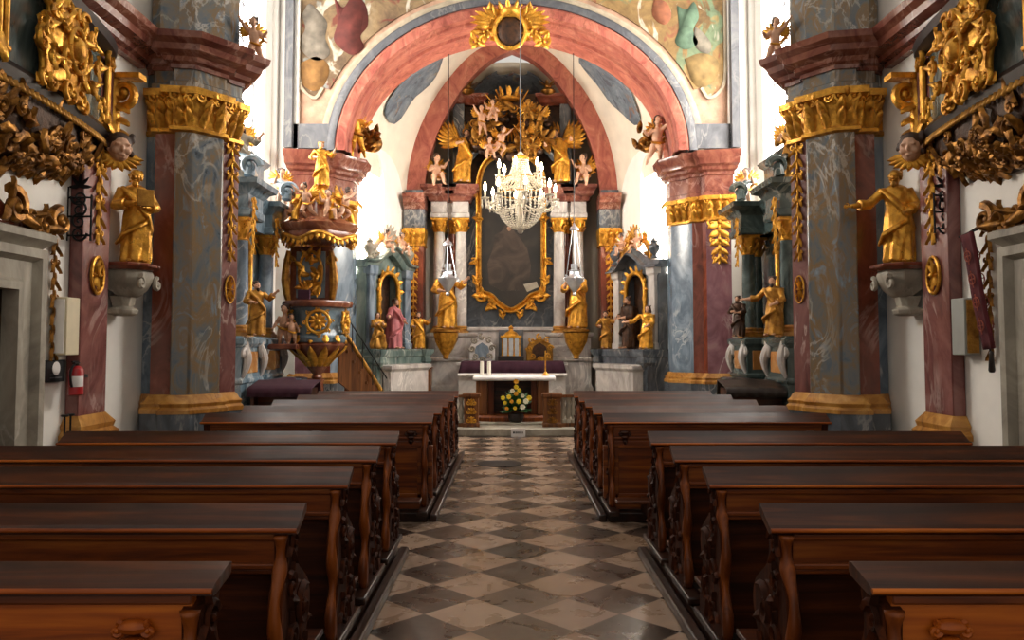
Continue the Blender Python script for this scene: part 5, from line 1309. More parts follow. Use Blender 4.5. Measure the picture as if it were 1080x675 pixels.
part('back_field', MB().box((bx0+.12, 15.27, 2.5), (bx1-.12, 15.31, 3.4)), M['bluealtar'], pu, world=True, bevel=.01)
g = MB(); c = Vector((lerp(bx0,bx1,.5), 15.26, 2.98)); rg = random.Random(8)
for i in range(26):
    p = c+Vector((rg.uniform(-.17,.17), 0, rg.uniform(-.36,.36))); a = rg.uniform(0, 6.28); g.leaf(p, p+Vector((.2*math.cos(a), -.03, .22*math.sin(a))), .1, (0,-1,0), .2, .014)
g.tube([c+Vector((.22*math.cos(2*PI*i/24), 0, .42*math.sin(2*PI*i/24))) for i in range(25)], .03, 8)
part('gilded_relief', g, M['gold'], pu, world=True, smooth=60)
g = MB()
for q in (bx0, bx1): g = MB(); g.tube(bez([(q, 15.25, 2.4), (q-.12*(1 if q == bx0 else -1), 15.2, 2.8), (q, 15.2, 3.4)], 10), [.05,.09,.05], 8); g.scroll((q, 15.2, 3.2), .1, .04, 0, 1.3, 1); part('side_scroll', g, M['goldsoft'], pu, world=True)
bk = MB().box((lerp(bx0,bx1,.48), 14.42, 2.43), (lerp(bx0,bx1,.48)+.22, 14.48, 2.60)); solo('pulpit_book_board', bk, M['cloth'], 'small dark red reading board standing on the pulpit rail', 'reading board', bevel=.005)
wc = lambda a, z: 1+.06*math.cos(5*a+.6)
part('canopy', MB().lathe([(.30,3.52),(.60,3.54),(.64,3.60),(.62,3.70),(.68,3.76),(.70,3.84),(.60,3.90),(.42,3.98),(.30,4.28),(.22,4.28)], 40, pc+Vector((0,.1,0)), rad=wc), M['pulpitred'], pu, world=True, smooth=50)
fr_ = MB()
ring = []
for i in range(161):
    a = 2*PI*i/160; r = .65*(1+.06*math.cos(5*a+.6)); ring.append(pc+Vector((r*math.cos(a), .1+r*math.sin(a), 3.60+.05*math.cos(5*a+.6))))
fr_.tube(ring, .035, 6)
for i in range(0, 160, 4):
    q = ring[i]; d_ = Vector((q.x-pc.x, q.y-pc.y-.1, 0)).normalized(); fr_.leaf(q, q+Vector((0,0,-.13)), .10, d_, .15, .014)
part('fringe', fr_, M['gold'], pu, world=True, smooth=60)
g = MB()
for k in range(5):
    a = 2*PI*k/5+.3; d_ = Vector((math.cos(a), math.sin(a), 0)); b = pc+Vector((0,.1,0)); g.tube(bez([b+d_*.6+Vector((0,0,3.90)), b+d_*.55+Vector((0,0,4.28)), b+d_*.12+Vector((0,0,4.53))], 10), [.07,.06,.04], 8); g.scroll(b+d_*.55+Vector((0,0,4.18)), .1, .04, 0, 1.3, 1, ux=d_, uy=(0,0,1))
g.lathe([(.2,4.23),(.26,4.30),(.2,4.48),(.12,4.54),(.16,4.60)], 16, pc+Vector((0,.1,0)))
part('crown_scrolls', g, M['gold'], pu, world=True, smooth=60)
cp = pc+Vector((0,.1,0))
saint('pulpit_saint', 'pale gilded saint standing on the crown of the pulpit canopy', (cp.x, cp.y, 4.60), R(15), .85, ARM_BLESS, M['gold'], FL, M['goldsoft'])
for i, (a, ps, lab) in enumerate(((200, 'sit', 'left edge'), (255, 'fly', 'front edge, left of the middle'), (300, 'sitm', 'front edge, right of the middle'), (345, 'flym', 'right edge'))):
    d_ = Vector((math.cos(R(a)), math.sin(R(a)), 0)); put(ps, 'painted cherub on the %s of the pulpit canopy' % lab, cp+d_*.5+Vector((0,0,3.98)), R(a-270), .62, group='cherubs on the pulpit canopy')
for i, (x, ps, lab, H) in enumerate(((-.50, 'stdm', 'taller naked cherub child standing beside the left of the pulpit drum', .74), (-.34, 'std', 'smaller naked cherub child standing in front of the pulpit drum', .56))):
    put(ps, lab, pc+Vector((x, -.42+.1*i*-1, 1.62)), R(10), H, 'flesh', None, False)
part('cherub_ledge', MB().box((pc.x-.72, pc.y-.70, 1.52), (pc.x-.2, pc.y-.1, 1.62)), M['pulpitred'], pu, world=True, bevel=.02)
# stair with solid parapet running down towards the chancel
s0, s1 = Vector((XP(356, 15.1), 15.1, 0)), Vector((XP(404, 15.6), 15.6, 0))
e_ = (s1-s0).normalized()
st = thing('pulpit_stair', 'brown wooden stair with solid parapet and thin iron rail climbing to the pulpit', 'stair', (s0.x, s0.y, 0))
Ls = (s1-s0).length
part('parapet', MB().plate([(0,.9),(Ls,0.17),(Ls,.62),(Ls-.06,.66),(0.05,2.02),(0,2.02)], .06, s0, e_, (0,0,1)), M['brownwood'], st, world=True, bevel=.008)
part('parapet', MB().plate([(0,.6),(Ls,0.0),(Ls,.3),(0,1.5)], .05, s0+Vector((0,.65,0)), e_, (0,0,1)), M['pewmid'], st, world=True, bevel=.008)
part('handrail', MB().tube([s0+Vector((0,-.05,2.06)), s1+Vector((0,-.05,.68))], .045, 8), M['goldsoft'], st, world=True)
for k in range(7):
    q = s0.lerp(s1, (k+.3)/7); part('tread', MB().box((q.x-.14, q.y, 1.45-.2*k), (q.x+.16, q.y+.65, 1.5-.2*k)), M['brownwood'], st, world=True)
ir = MB().tube([s0+Vector((.05,-.12,2.35)), s1+Vector((.1,-.12,.95))], .012, 6)
for k in range(5): q = s0.lerp(s1, (k+.2)/4.4); z = lerp(2.35, .95, (k+.2)/4.4); ir.tube([q+Vector((.06,-.12,z)), q+Vector((.06,-.12,z-.5))], .010, 5)
part('iron_rail', ir, M['iron'], st, world=True)
# ------------------------------------------------------------------ oratory balconies
BP = [(-4.47,8.55),(-4.40,8.43),(-4.29,8.05),(-4.20,7.5),(-4.12,6.8),(-4.08,6.0),(-4.08,5.2),(-4.14,4.4),(-4.28,3.6),(-4.47,3.2)]
for s, side in ((-1, 'left'), (1, 'right')):
    fx_ = lambda x: AX+s*abs(x)
    fine = catmull([(x, y, 0) for x, y in BP], 6)
    wall = fx_(-4.49)
    t = thing('oratory_balcony', 'dark bowed wall balcony with gilded cartouche, high on the %s wall' % side, 'balcony', (AX+s*4.1, 6.3, 2.95))
    def loft(levels):
        mb = MB(); rows = []
        for z, k, o in levels:
            row = []
            for q in fine:
                yy = 5.9+(q.y-5.9)*(1-k*.55); xx = lerp(q.x-.0, -4.49, k)+o
                row.append(Vector((fx_(min(xx, 0)), yy, z)))
            rows.append(row+[Vector((wall, row[-1].y, z)), Vector((wall, row[0].y, z))])
        mb.grid(rows, close=True); n = len(rows[0]); N = len(rows)
        mb.f += [tuple(range(n)), tuple((N-1)*n+k for k in range(n))]
        return mb
    part('parapet', loft([(3.88,0.03,0),(4.70,0.03,0)]), M['darkaltar'], t, world=True, smooth=40)
    part('lower_rail', loft([(3.74,.04,0),(3.76,0,.03),(3.84,-.02,.05),(3.90,0,.02),(3.92,.03,0)]), M['darkwood'], t, world=True, smooth=40)
    part('top_rail', loft([(4.66,.03,0),(4.68,0,.03),(4.74,-.03,.08),(4.84,-.03,.09),(4.88,0,.05)]), M['darkwood'], t, world=True, smooth=40)
    part('bowl', loft([(3.16,.95,0),(3.19,.82,0),(3.26,.58,0),(3.38,.30,0),(3.56,.08,0),(3.75,.04,0)]), M['bronze'], t, world=True, smooth=60)
    def sp(u, z, k=0, o=0):
        i = u*(len(fine)-1); j = min(int(i), len(fine)-2); q = fine[j].lerp(fine[j+1], i-j); tg = (fine[j+1]-fine[j]).normalized()
        nn = Vector((tg.y, -tg.x, 0)); nn = nn if nn.x > 0 else -nn
        yy = 5.9+(q.y-5.9)*(1-k*.55); xx = lerp(q.x, -4.49, k)
        return Vector((fx_(xx+nn.x*o), yy+nn.y*o, z)), Vector((-s*abs(nn.x), nn.y, 0)), Vector((-s*tg.x, tg.y, 0)) if 1 else tg
    up = Vector((0,0,1))
    # cartouche
    UY = lambda y: min(range(101), key=lambda k: abs(sp(k/100, 4)[0].y-y))/100
    for (u0, w, nm) in ((UY(7.1), .54, 'cartouche'), (UY(4.4), .54, 'cartouche')):
        g = MB(); c, n, e_ = sp(u0, 4.28, 0, .05)
        # shield plate: bossed relief
        rows = []
        for i in range(9):
            v = i/8; row = []
            for j in range(13):
                a = j/12*2-1; wd = w*(.78+.16*math.cos(3*PI*(v-.5))+.10*math.sin(7*v)); zz = lerp(-.38, .38, v)
                q = c+e_*(a*wd)+up*zz+n*(.10*(1-a*a)*(1-(2*v-1)**2*.6)+.015*math.sin(9*a+6*v)*math.cos(8*v))
                row.append(q)
            rows.append(row)
        g.grid(rows)
        for q in (-1, 1):
            for (uu, zz, r, a) in ((.18,.16,.10,0),(.40,.22,.09,2),(.20,-.16,.10,1),(.42,-.20,.08,3),(.52,.0,.09,.5)):
                p = c+e_*(q*uu)+up*zz+n*.10; g.scroll(p, r, r*.3, a if q > 0 else PI-a, 1.3, q, ux=e_, uy=up, n=14)
                for k in range(3): w_ = a+k*1.9; g.leaf(p, p+(e_*q*math.cos(w_)+up*math.sin(w_))*r*1.7+n*.01, r*.8, n, .2, .012, 5)
        g.tube([c+n*.12+e_*(.16*math.cos(2*PI*k/20))+up*(.2*math.sin(2*PI*k/20)) for k in range(21)], .025, 6); g.ell(c+n*.10, (.1,.1,.13), 10, 7)
        rim = [r[0] for r in rows]+rows[-1][1:]+[r[-1] for r in rows[::-1][1:]]+rows[0][::-1][1:]
        g.tube(rim, .035, 6)
        rg = random.Random(int(u0*100))
        for k in range(16):
            q = rim[(k*len(rim))//16]; d_ = (q-c).normalized(); g.scroll(q+n*.03, rg.uniform(.06,.1), .026, rg.uniform(0,6), 1.2, 1 if k % 2 else -1, ux=e_, uy=up, n=12); g.leaf(q, q+d_*.10+n*.0, .12, n, .06, .014)
        part(nm, g, M['gold'], t, world=True, smooth=60)
    for u0 in (UY(8.35), UY(6.1), UY(5.6), UY(3.5)):
        g = MB()
        for du in (-.025, .0, .025):
            c, n, e_ = sp(u0+du*.5, 4.28, 0, .03); g.tube([c-up*.32, c+up*.3], .028, 8)
        c, n, e_ = sp(u0, 4.62, 0, .05); g.tube([c-e_*.12, c+e_*.12], .04, 8); g.scroll(c-e_*.09, .08, .03, PI/2, 1.3, 1, ux=e_, uy=up, n=14); g.scroll(c+e_*.09, .08, .03, PI/2, 1.3, -1, ux=e_, uy=up, n=14); g.leaf(c-up*.56, c-up*.80, .2, n, .2, .016)
        g.tube([c-e_*.1-up*.66, c+e_*.1-up*.66], .03, 8); part('gilded_strip', g, M['gold'], t, world=True, smooth=60)
    g = MB(); rg = random.Random(17)
    for k in range(230):
        kk = rg.uniform(.03, .8); z = 3.5; u = rg.uniform(.05, .95)
        zl = [(.04,3.75),(.08,3.56),(.30,3.38),(.58,3.26),(.82,3.19),(.95,3.16)]
        for (a, za), (b, zb) in zip(zl, zl[1:]):
            if a <= kk <= b: z = lerp(za, zb, (kk-a)/(b-a))
        kk = max(kk, .04); c, n, e_ = sp(u, z, kk, .03); nn = (n-up*min(1.2, kk*2.2)).normalized(); f = nn.cross(e_); a = rg.uniform(0, 6.28)
        if k % 3 == 0: g.scroll(c, rg.uniform(.06,.11), .026, a, 1.3, 1 if k % 2 else -1, ux=e_, uy=f, n=12, nn=5)
        else: g.leaf(c, c+(e_*math.cos(a)+f*math.sin(a))*rg.uniform(.14,.22), .12, nn, .12, .016, 5)
    part('carved_foliage', g, M['golddark'], t, world=True, smooth=60)
    g = MB()
    for k in range(90):
        u = (k+.5)/90; c, n, e_ = sp(u, 3.76, .02, .04); g.leaf(c, c-up*.08+n*.01, .07, n, .2, .012, 4)
    part('gilded_edging', g, M['goldsoft'], t, world=True, smooth=60)
    # end console volute and cherub head
    g = MB(); c = Vector((fx_(-4.30), 8.62, 4.36)); g.scroll(c, .17, .06, PI, 1.5, 1, ux=(-s,0,0), uy=up); g.tube(bez([c+Vector((s*.1,0,.17)), c+Vector((s*.14,0,-.3)), c+Vector((s*.02,-.1,-.62))], 10), [.06,.08,.05], 8); g.box((fx_(-4.47), 8.54, 4.52), (fx_(-4.10), 8.72, 4.58))
    for k in range(4): g.leaf(c+Vector((s*.06,-.02,-.1-.14*k)), c+Vector((-s*.06,-.04,-.24-.14*k)), .14, (-s,-.6,0), .3, .014)
    part('end_volute', g, M['gold'], t, world=True, smooth=60)
    sk, hr = MB(), MB(); head(sk, hr, (0,0,0), .30, R(40)*-s, .1)
    o1 = part('cherub_head', sk, M['flesh'], t, remesh=.009, sm_it=2, smooth=None); o1.location = Vector((fx_(-4.20), 8.36, 3.70))-t.location
    o2 = part('hair', hr, M['hair'], o1, remesh=.012, sm_it=1, smooth=None)
    g = MB()
    for q in (-1, 1):
        for k in range(5): a = lerp(.2, 1.5, k/4); g.leaf((0,.04,-.08), (q*.26*math.sin(a), .08, -.08-.16*math.cos(a)), .1, (0,-1,0), .1, .012)
    w_ = part('wings', g, M['gold'], o1, smooth=60); w_.rotation_euler = (0,0,R(40)*-s)
# ------------------------------------------------------------------ doorways
for s, side in ((-1, 'left'), (1, 'right')):
    X = AX+s*4.5; up = Vector((0,0,1))
    dr = tag(bpy.data.objects.new('door_1' if s < 0 else 'door_2', None), kind='structure'); C.objects.link(dr)
    y0, y1, zt = (5.2, 6.88, 2.09) if s < 0 else (5.0, 6.68, 2.09)
    sec = [(0,0),(0,.20),(.07,.20),(.10,.15),(.26,.15),(.30,.22),(.38,.22),(.38,0)]
    fr_ = MB(); rows = []
    for (a, z) in ((('a'), 0), ('a', 1), ('b', 1), ('b', 0)):
        row = []
        for w, o in sec:
            yy = (y1+w) if a == 'b' else (y0-w); zz = 0 if z == 0 else zt+w
            row.append(Vector((X-s*o, yy, zz)))
        rows.append(row)
    fr_.grid(rows, close=True); part('stone_frame', fr_, M['stone'], dr, smooth=30)
    part('door_leaf', MB().box((X-s*.0, y0, 0), (X-s*.05, y1, zt)), M['bronze'], dr)
    pn = MB()
    for k in range(2):
        for j in range(3): pn.box((X-s*.05, y0+.12+k*.80, .18+j*.72), (X-s*.075, y0+.76+k*.80, .78+j*.72))
    part('door_panel', pn, M['brownwood'], dr, bevel=.012)
    part('lintel_cornice', MB().mould([(X-s*.005, y0-.42), (X-s*.22, y0-.42), (X-s*.22, y1+.38), (X-s*.005, y1+.38)], [(-.04,zt+.38),(0,zt+.42),(.05,zt+.46),(.05,zt+.52),(0,zt+.54)]), M['stone'], dr)
    cy = lerp(y0, y1, .5)
    g = MB(); O = Vector((X-s*.09, cy, zt+.56)); U = Vector((0,1.3,0)); n = Vector((-s,0,0))
    ks = .45
    b = MB().plate([(x, z*ks) for x, z in [(1.02,0),(.92,.2),(.6,.34),(.42,.62),(.2,.85),(0,.95),(-.2,.85),(-.42,.62),(-.6,.34),(-.92,.2),(-1.02,0)]], .08, O-n*.05, U, up); 
    top = thing('door_crest', 'dark carved crest with gilded scrolls above the %s doorway' % side, 'crest', (O.x, O.y, O.z)); part('back', b, M['red'], top, world=True, bevel=.02)
    for q in (-1, 1):
        for (u, z, r, a, sg) in ((.95,.10,.13,0,1),(.62,.36,.16,2,-1),(.36,.68,.13,1,1),(.12,.86,.12,2,-1),(.8,.25,.10,3,1)):
            c = O+U*(q*u)+up*(z*ks)+n*.06; g.scroll(c, r, r*.34, a if q > 0 else PI-a, 1.4, sg*q, ux=Vector((0,1,0)), uy=up, n=16)
            for k in range(3): w = a+k*1.8; g.leaf(c, c+(U*q*math.cos(w)+up*math.sin(w))*r*1.6+n*.03, r*.8, n, .2, .016)
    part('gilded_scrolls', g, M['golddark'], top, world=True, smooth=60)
    g = MB(); O2 = Vector((X-s*.02, y1+.80, 2.80)); gold_drop(g, O2, 1.35, .17, (-s,0,0), (0,1,0), 41); g.scroll(O2+n*.05, .13, .05, PI/2, 1.4, 1, ux=U, uy=up)
    solo('gilded_festoon', g, M['golddark'], 'narrow gilded festoon hanging beside the %s door frame' % side, 'festoon', smooth=60)
# ------------------------------------------------------------------ things on the side walls
def at_wall(s, px, py): # point on the wall face under a pixel
    x = AX+s*4.5; u = (px-540)/FPX; y = x/u; return PX(px, py, y)
def wall_bracket(s, side, px, y0, y1, lab):
    p = at_wall(s, px, y0); q = at_wall(s, px, y1); H = p.z-q.z; n = Vector((-s,0,0)); up = Vector((0,0,1)); U = Vector((0,1,0))
    t = thing('iron_bracket', lab, 'bracket', (q.x, q.y, q.z))
    g = MB(); b = Vector((q.x, q.y, q.z)); a = b+n*.02
    g.tube([a, a+up*H], .014, 6).tube([a+n*.24, a+n*.24+up*H*.85], .011, 6)
    for k in range(3): g.tube([a+up*H*(.1+.35*k), a+n*.24+up*H*(.1+.35*k)], .010, 6)
    for k in range(4): g.scroll(a+n*.12+up*H*(.14+.22*k), .085, .013, k, 1.5, 1 if k % 2 else -1, ux=n, uy=up, n=20, nn=5)
    for k in range(5): w = PI*k/4; c = a+n*.12+up*H; g.leaf(c, c+n*(.12*math.cos(w))+up*(.14*math.sin(w)), .04, U, .1, .006)
    part('scrollwork', g, M['iron'], t, world=True)
    part('wall_plate', MB().box((b.x, b.y-.03, b.z+H*.1), (b.x-s*.015, b.y+.03, b.z+H*.9)), M['iron'], t, world=True)
    return a
wall_bracket(-1, 'left', 68, 197, 254, 'black wrought iron scroll bracket on the left wall beneath the balcony')
wall_bracket(1, 'right', 1013, 196, 246, 'black wrought iron scroll bracket on the right wall above the red banner')
# hymn boards on the pilasters (pale boxes)
for s, px, lab, c1 in ((-1, 78, 'pale cream hymn board box at the door side of the left wall pilaster', '#cfc2a2'), (1, 1016, 'gray and cream hymn board box at the door side of the right wall pilaster', '#8f8f88')):
    p = at_wall(s, px-s*2, 316); q = at_wall(s, px-s*2, 374); x = AX+s*4.34
    t = thing('hymn_board', lab, 'board', (x, 7.86, q.z)); 
    part('case', MB().box((AX+s*4.49, 7.70, q.z), (x, 7.93, p.z)), plain('board_paint_%d' % px, c1, .5, 0, .06), t, world=True, bevel=.008)
    part('front', MB().box((x+s*.02, 7.685, q.z+.02), (x+s*.13, 7.70, p.z-.02)), M['linen'] if s < 0 else M['goldsoft'], t, world=True)
# framed sign and fire extinguisher
p = at_wall(-1, 46, 380); q = at_wall(-1, 66, 402)
t = thing('wall_notice', 'small black notice with a white round symbol beside the left doorway', 'sign', (p.x+.02, lerp(p.y, q.y, .5), q.z))
part('board', MB().box((p.x, p.y, q.z), (p.x+.03, q.y, p.z)), M['iron'], t, world=True, bevel=.004)
cy, cz = lerp(p.y, q.y, .5), lerp(q.z, p.z, .62)
part('round_symbol', MB().tube([(p.x+.028, cy, cz), (p.x+.033, cy, cz)], .065, 24), M['linen'], t, world=True)
pr = MB()
for k in range(2): pr.box((p.x+.028, p.y+.06, q.z+.035+.03*k), (p.x+.032, q.y-.06-.05*k, q.z+.047+.03*k))
part('printed_line', pr, M['archgray'], t, world=True)
RED = plain('red_enamel', '#a3141a', .3, 0, .05); p = at_wall(-1, 77, 380); q = at_wall(-1, 77, 415); x = -4.27; y = 7.83
t = thing('fire_extinguisher', 'red fire extinguisher hung below the cream hymn board on the left wall', 'fire extinguisher', (x, y, q.z))
H = p.z-q.z
part('cylinder', MB().lathe([(.055,q.z),(.068,q.z+.01),(.068,q.z+H*.72),(.055,q.z+H*.80),(.025,q.z+H*.86)], 20, (x, y, 0)), RED, t, world=True, smooth=50)
part('valve', MB().lathe([(.022,q.z+H*.85),(.022,q.z+H*.93)], 10, (x, y, 0)).box((x-.015, y-.06, q.z+H*.92), (x+.015, y+.04, q.z+H*.96)).box((x-.012, y-.08, q.z+H*.97), (x+.012, y+.02, q.z+H)), M['iron'], t, world=True)
part('hose', MB().tube(bez([(x, y-.03, q.z+H*.9), (x, y-.14, q.z+H*.8), (x, y-.10, q.z+H*.4), (x, y-.075, q.z+H*.25)], 10), .012, 6), M['iron'], t, world=True)
part('label', MB().lathe([(.0685,q.z+H*.25),(.0695,q.z+H*.26),(.0695,q.z+H*.55),(.0685,q.z+H*.56)], 12, (x, y, 0), a0=-1.9, a1=.1), M['linen'], t, world=True)
part('hanger', MB().box((x-.04, y+.05, q.z+H*.5), (x+.04, 7.975, q.z+H*.6)), M['iron'], t, world=True)
# wall cable
a = at_wall(-1, 60, 230); b = at_wall(-1, 58, 440)
solo('wall_cable', MB().tube([(a.x+.006, a.y, a.z), (a.x+.006, a.y, b.z)], .006, 6), M['archgray'], 'thin gray cable running down the left wall beside the doorway', 'cable')
# small candle stand by the wall
p = at_wall(-1, 58, 437); x, y = p.x+.18, p.y-.1
t = thing('candle_stand', 'thin black iron two pronged stand by the left door', 'stand', (x, y, 0))
part('foot', MB().lathe([(.16,0),(.16,.02),(.02,.05)], 16, (x, y, 0)), M['iron'], t, world=True)
part('pole', MB().tube([(x, y, .03), (x, y, p.z-.22)], .012, 8).tube([(x-.0, y-.05, p.z-.2), (x, y-.05, p.z)], .010, 6).tube([(x, y+.05, p.z-.2), (x, y+.05, p.z)], .010, 6).tube([(x, y-.06, p.z-.2), (x, y+.06, p.z-.2)], .012, 6), M['iron'], t, world=True)
for k in (-1, 1): part('drip_pan', MB().lathe([(.03,p.z-.01),(.04,p.z),(.03,p.z+.01)], 10, (x, y+k*.05, 0)), M['iron'], t, world=True)
# long red banner on its arm
X = AX+4.5; top = at_wall(1, 1022, 245); bot = at_wall(1, 1044, 368)
M['banner'] = plain('deep_red_velvet', '#4e0c14', .85, 0, .3, 12)
t = thing('hanging_banner', 'long narrow red velvet banner with tassel slanting down the right wall', 'banner', (X-.08, top.y, bot.z-.15))
A = PX(1021, 246, 7.56); B = PX(1044, 368, 7.44)
rows = []
ax = (B-A).normalized(); sd = Vector((0,1,0)); sd = (sd-ax*sd.dot(ax)).normalized(); nn = ax.cross(sd)
for i in range(17):
    v = i/16; w = .095-.015*v; row = []
    for j in range(7): a = j/6*2-1; row.append(A.lerp(B, v)+sd*(a*w)+nn*(.02*(1-a*a)+.006*math.sin(8*v)))
    rows.append(row)
o = part('velvet', MB().grid(rows), M['banner'], t, world=True, smooth=180); md = o.modifiers.new('depth', 'SOLIDIFY'); md.thickness = .035
g = MB()
for k in range(4):
    c = A.lerp(B, .2+.2*k)-nn*.0; 
    for sgn in (-1, 1):
        c2 = c+nn*sgn*.045; g.tube([c2+sd*(.05*math.cos(w))+ax*(.05*math.sin(w)) for w in [2*PI*i/12 for i in range(13)]], .006, 5)
        g.tube([c2-sd*.04, c2+sd*.04], .006, 5); g.tube([c2-ax*.08, c2+ax*.08], .006, 5)
part('embroidery', g, plain('rust_thread', '#8a3a22', .7, 0, .2), t, world=True)
g = MB().lathe([(.012,.06),(.022,.04),(.02,.02),(.03,-.12),(.02,-.14)], 10, B+ax*.08).tube([B, B+ax*.06], .008, 5); part('tassel', g, M['darkwood'], t, world=True)
part('hanging_rod', MB().tube([A-sd*.15, A+sd*.15], .012, 8).tube([A, Vector((X+.01, A.y, A.z+.12))], .010, 6), M['iron'], t, world=True)
# ------------------------------------------------------------------ chandelier
cx, cy = XP(549, 12.0), 12.0; zt, zb = ZP(160, 12.0), ZP(246, 12.0)
M['crystal'] = NT('cut_crystal').set(Base_Color=(1,.95,.84,1), Roughness=.12, Transmission_Weight=.2, IOR=1.5, Specular_IOR_Level=.9).m
M['bulb'] = emit('lit_candle_bulb', '#ffe3b4', 55.0)
ch = thing('chandelier', 'large crystal chandelier with lit candle bulbs hanging before the high altar', 'chandelier', (cx, cy, zb))
c0 = Vector((cx, cy, 0))
part('stem', MB().lathe([(.03,zb+.1),(.06,zb+.2),(.04,zb+.35),(.09,zb+.5),(.05,zb+.6),(.03,zb+.8),(.07,zb+.95),(.04,zt-.12),(.06,zt-.05),(.02,zt)], 14, c0), M['crystal'], ch, world=True, smooth=60)
part('top_crown', MB().lathe([(.06,zt-.16),(.12,zt-.13),(.13,zt-.09),(.05,zt-.05)], 16, c0), M['gold'], ch, world=True)
tiers = [(8, .54, zb+.52, .13), (6, .34, zb+.86, .3)]
for (n, r, z, off) in tiers:
    for k in range(n):
        a = 2*PI*k/n+off; d_ = Vector((math.cos(a), math.sin(a), 0)); b = c0+Vector((0,0,z))
        ar = MB().tube(bez([b+d_*.05+Vector((0,0,-.06)), b+d_*r*.5+Vector((0,0,-.26)), b+d_*r*1.05+Vector((0,0,-.22)), b+d_*r], 12), .012, 6)
        p_ = part('arm', ar, M['crystal'], ch, world=True, smooth=60)
        e = b+d_*r
        part('drip_pan', MB().lathe([(.02,-.01),(.06,.0),(.065,.015),(.02,.01)], 14, e), M['crystal'], p_, world=True)
        part('candle', MB().lathe([(.016,.01),(.016,.12)], 10, e), M['candle'], p_, world=True)
        part('bulb', MB().lathe([(.012,.12),(.027,.15),(.024,.19),(.003,.25)], 10, e), M['bulb'], p_, world=True, smooth=60)
        dp_ = MB(); rg = random.Random(k)
        for j in range(5): w = 2*PI*j/5; q = e+Vector((.055*math.cos(w), .055*math.sin(w), -.01)); dp_.ell(q+Vector((0,0,-.04)), (.009,.009,.04), 6, 4); dp_.ell(q+Vector((0,0,-.10)), (.013,.013,.035), 6, 4); dp_.tube([e+Vector((0,0,-.01)), q], .004, 4)
        part('crystal_drops', dp_, M['crystal'], p_, world=True)
ringz = [(.10, zt-.13), (.16, zb+.98), (.26, zb+.80)]
st = MB()
for k in range(26):
    a = 2*PI*k/26; d_ = Vector((math.cos(a), math.sin(a), 0)); pts = bez([c0+d_*.11+Vector((0,0,zt-.14)), c0+d_*.12+Vector((0,0,zb+.85)), c0+d_*.34+Vector((0,0,zb+.72))], 14)
    for q in pts: st.ell(q, .016, 6, 4)
part('upper_strands', st, M['crystal'], ch, world=True)
st = MB()
for k in range(28):
    a = 2*PI*k/28; d_ = Vector((math.cos(a), math.sin(a), 0)); pts = bez([c0+d_*.36+Vector((0,0,zb+.60)), c0+d_*.38+Vector((0,0,zb+.18)), c0+d_*.06+Vector((0,0,zb+.06))], 16)
    for q in pts: st.ell(q, .015, 6, 4)
for k in range(28):
    a = 2*PI*k/28; d_ = Vector((math.cos(a), math.sin(a), 0)); q = c0+d_*.36+Vector((0,0,zb+.56)); st.ell(q, (.014,.014,.05), 6, 4)
st.ell(c0+Vector((0,0,zb+.05)), (.05,.05,.06), 10, 7)
part('crystal_basket', st, M['crystal'], ch, world=True)
st = MB()
for (n, r, z, off) in tiers:
    for k in range(n):
        a0, a1 = 2*PI*k/n+off, 2*PI*(k+1)/n+off
        A = c0+Vector((r*math.cos(a0), r*math.sin(a0), z)); B = c0+Vector((r*math.cos(a1), r*math.sin(a1), z)); m_ = (A+B)/2+Vector((0,0,-.22))
        for q in bez([A, m_, B], 12): st.ell(q, .013, 6, 4)
part('crystal_swags', st, M['crystal'], ch, world=True)
for k, z in ((14, zb+.60), (12, zb+.84)):
    part('metal_hoop', MB().tube([c0+Vector((.36*math.cos(2*PI*i/28), .36*math.sin(2*PI*i/28), z if k == 14 else z)) for i in range(29)] if k == 14 else [c0+Vector((.26*math.cos(2*PI*i/28), .26*math.sin(2*PI*i/28), z)) for i in range(29)], .009, 5), M['gold'], ch, world=True)
part('cord', MB().tube([c0+Vector((0,0,zt-.02)), c0+Vector((0,0,9.6))], .007, 6), M['archgray'], ch, world=True)
# ------------------------------------------------------------------ sanctuary lamps
for i, (px, y0, side) in enumerate(((472, 256, 'left'), (606, 240, 'right'))):
    d_ = 17.6; x = XP(px, d_); zh, z1, z0 = ZP(y0, d_), ZP(284, d_), ZP(312, d_)
    t = thing('sanctuary_lamp', 'silver sanctuary lamp on three chains, %s of the table altar' % side, 'lamp', (x, d_, z0))
    c = Vector((x, d_, 0)); h = z1-z0
    part('bowl', MB().lathe([(.02,z0),(.05,z0+h*.06),(.03,z0+h*.12),(.10,z0+h*.3),(.19,z0+h*.55),(.20,z0+h*.66),(.12,z0+h*.76),(.11,z0+h*.9),(.14,z0+h*.95),(.1,z0+h*.97)], 18, c), M['silver'], t, world=True, smooth=50)
    g = MB()
    for k in range(3):
        a = 2*PI*k/3+.5; dd = Vector((math.cos(a), math.sin(a), 0)); g.scroll(c+dd*.22+Vector((0,0,z0+h*.66)), .08, .02, PI/2, 1.3, 1, ux=dd, uy=(0,0,1), n=14)
    part('handle_scrolls', g, M['silver'], t, world=True)
    for k in range(3):
        a = 2*PI*k/3+.5; dd = Vector((math.cos(a), math.sin(a), 0)); part('chain', MB().tube([c+dd*.2+Vector((0,0,z0+h*.7)), c+dd*.04+Vector((0,0,zh))], .010, 5), M['silver'], t, world=True)
    part('canopy', MB().lathe([(.11,zh-.06),(.09,zh),(.04,zh+.04),(.015,zh+.1)], 14, c), M['silver'], t, world=True)
    part('glass', MB().lathe([(.06,z1-.05),(.075,z1+.0),(.08,z1+.12)], 14, c), M['linen'] if 0 else M['silver'], t, world=True)
    part('cord', MB().tube([c+Vector((0,0,zh+.08)), c+Vector((0,0,8.16))], .010, 5), M['iron'], t, world=True)
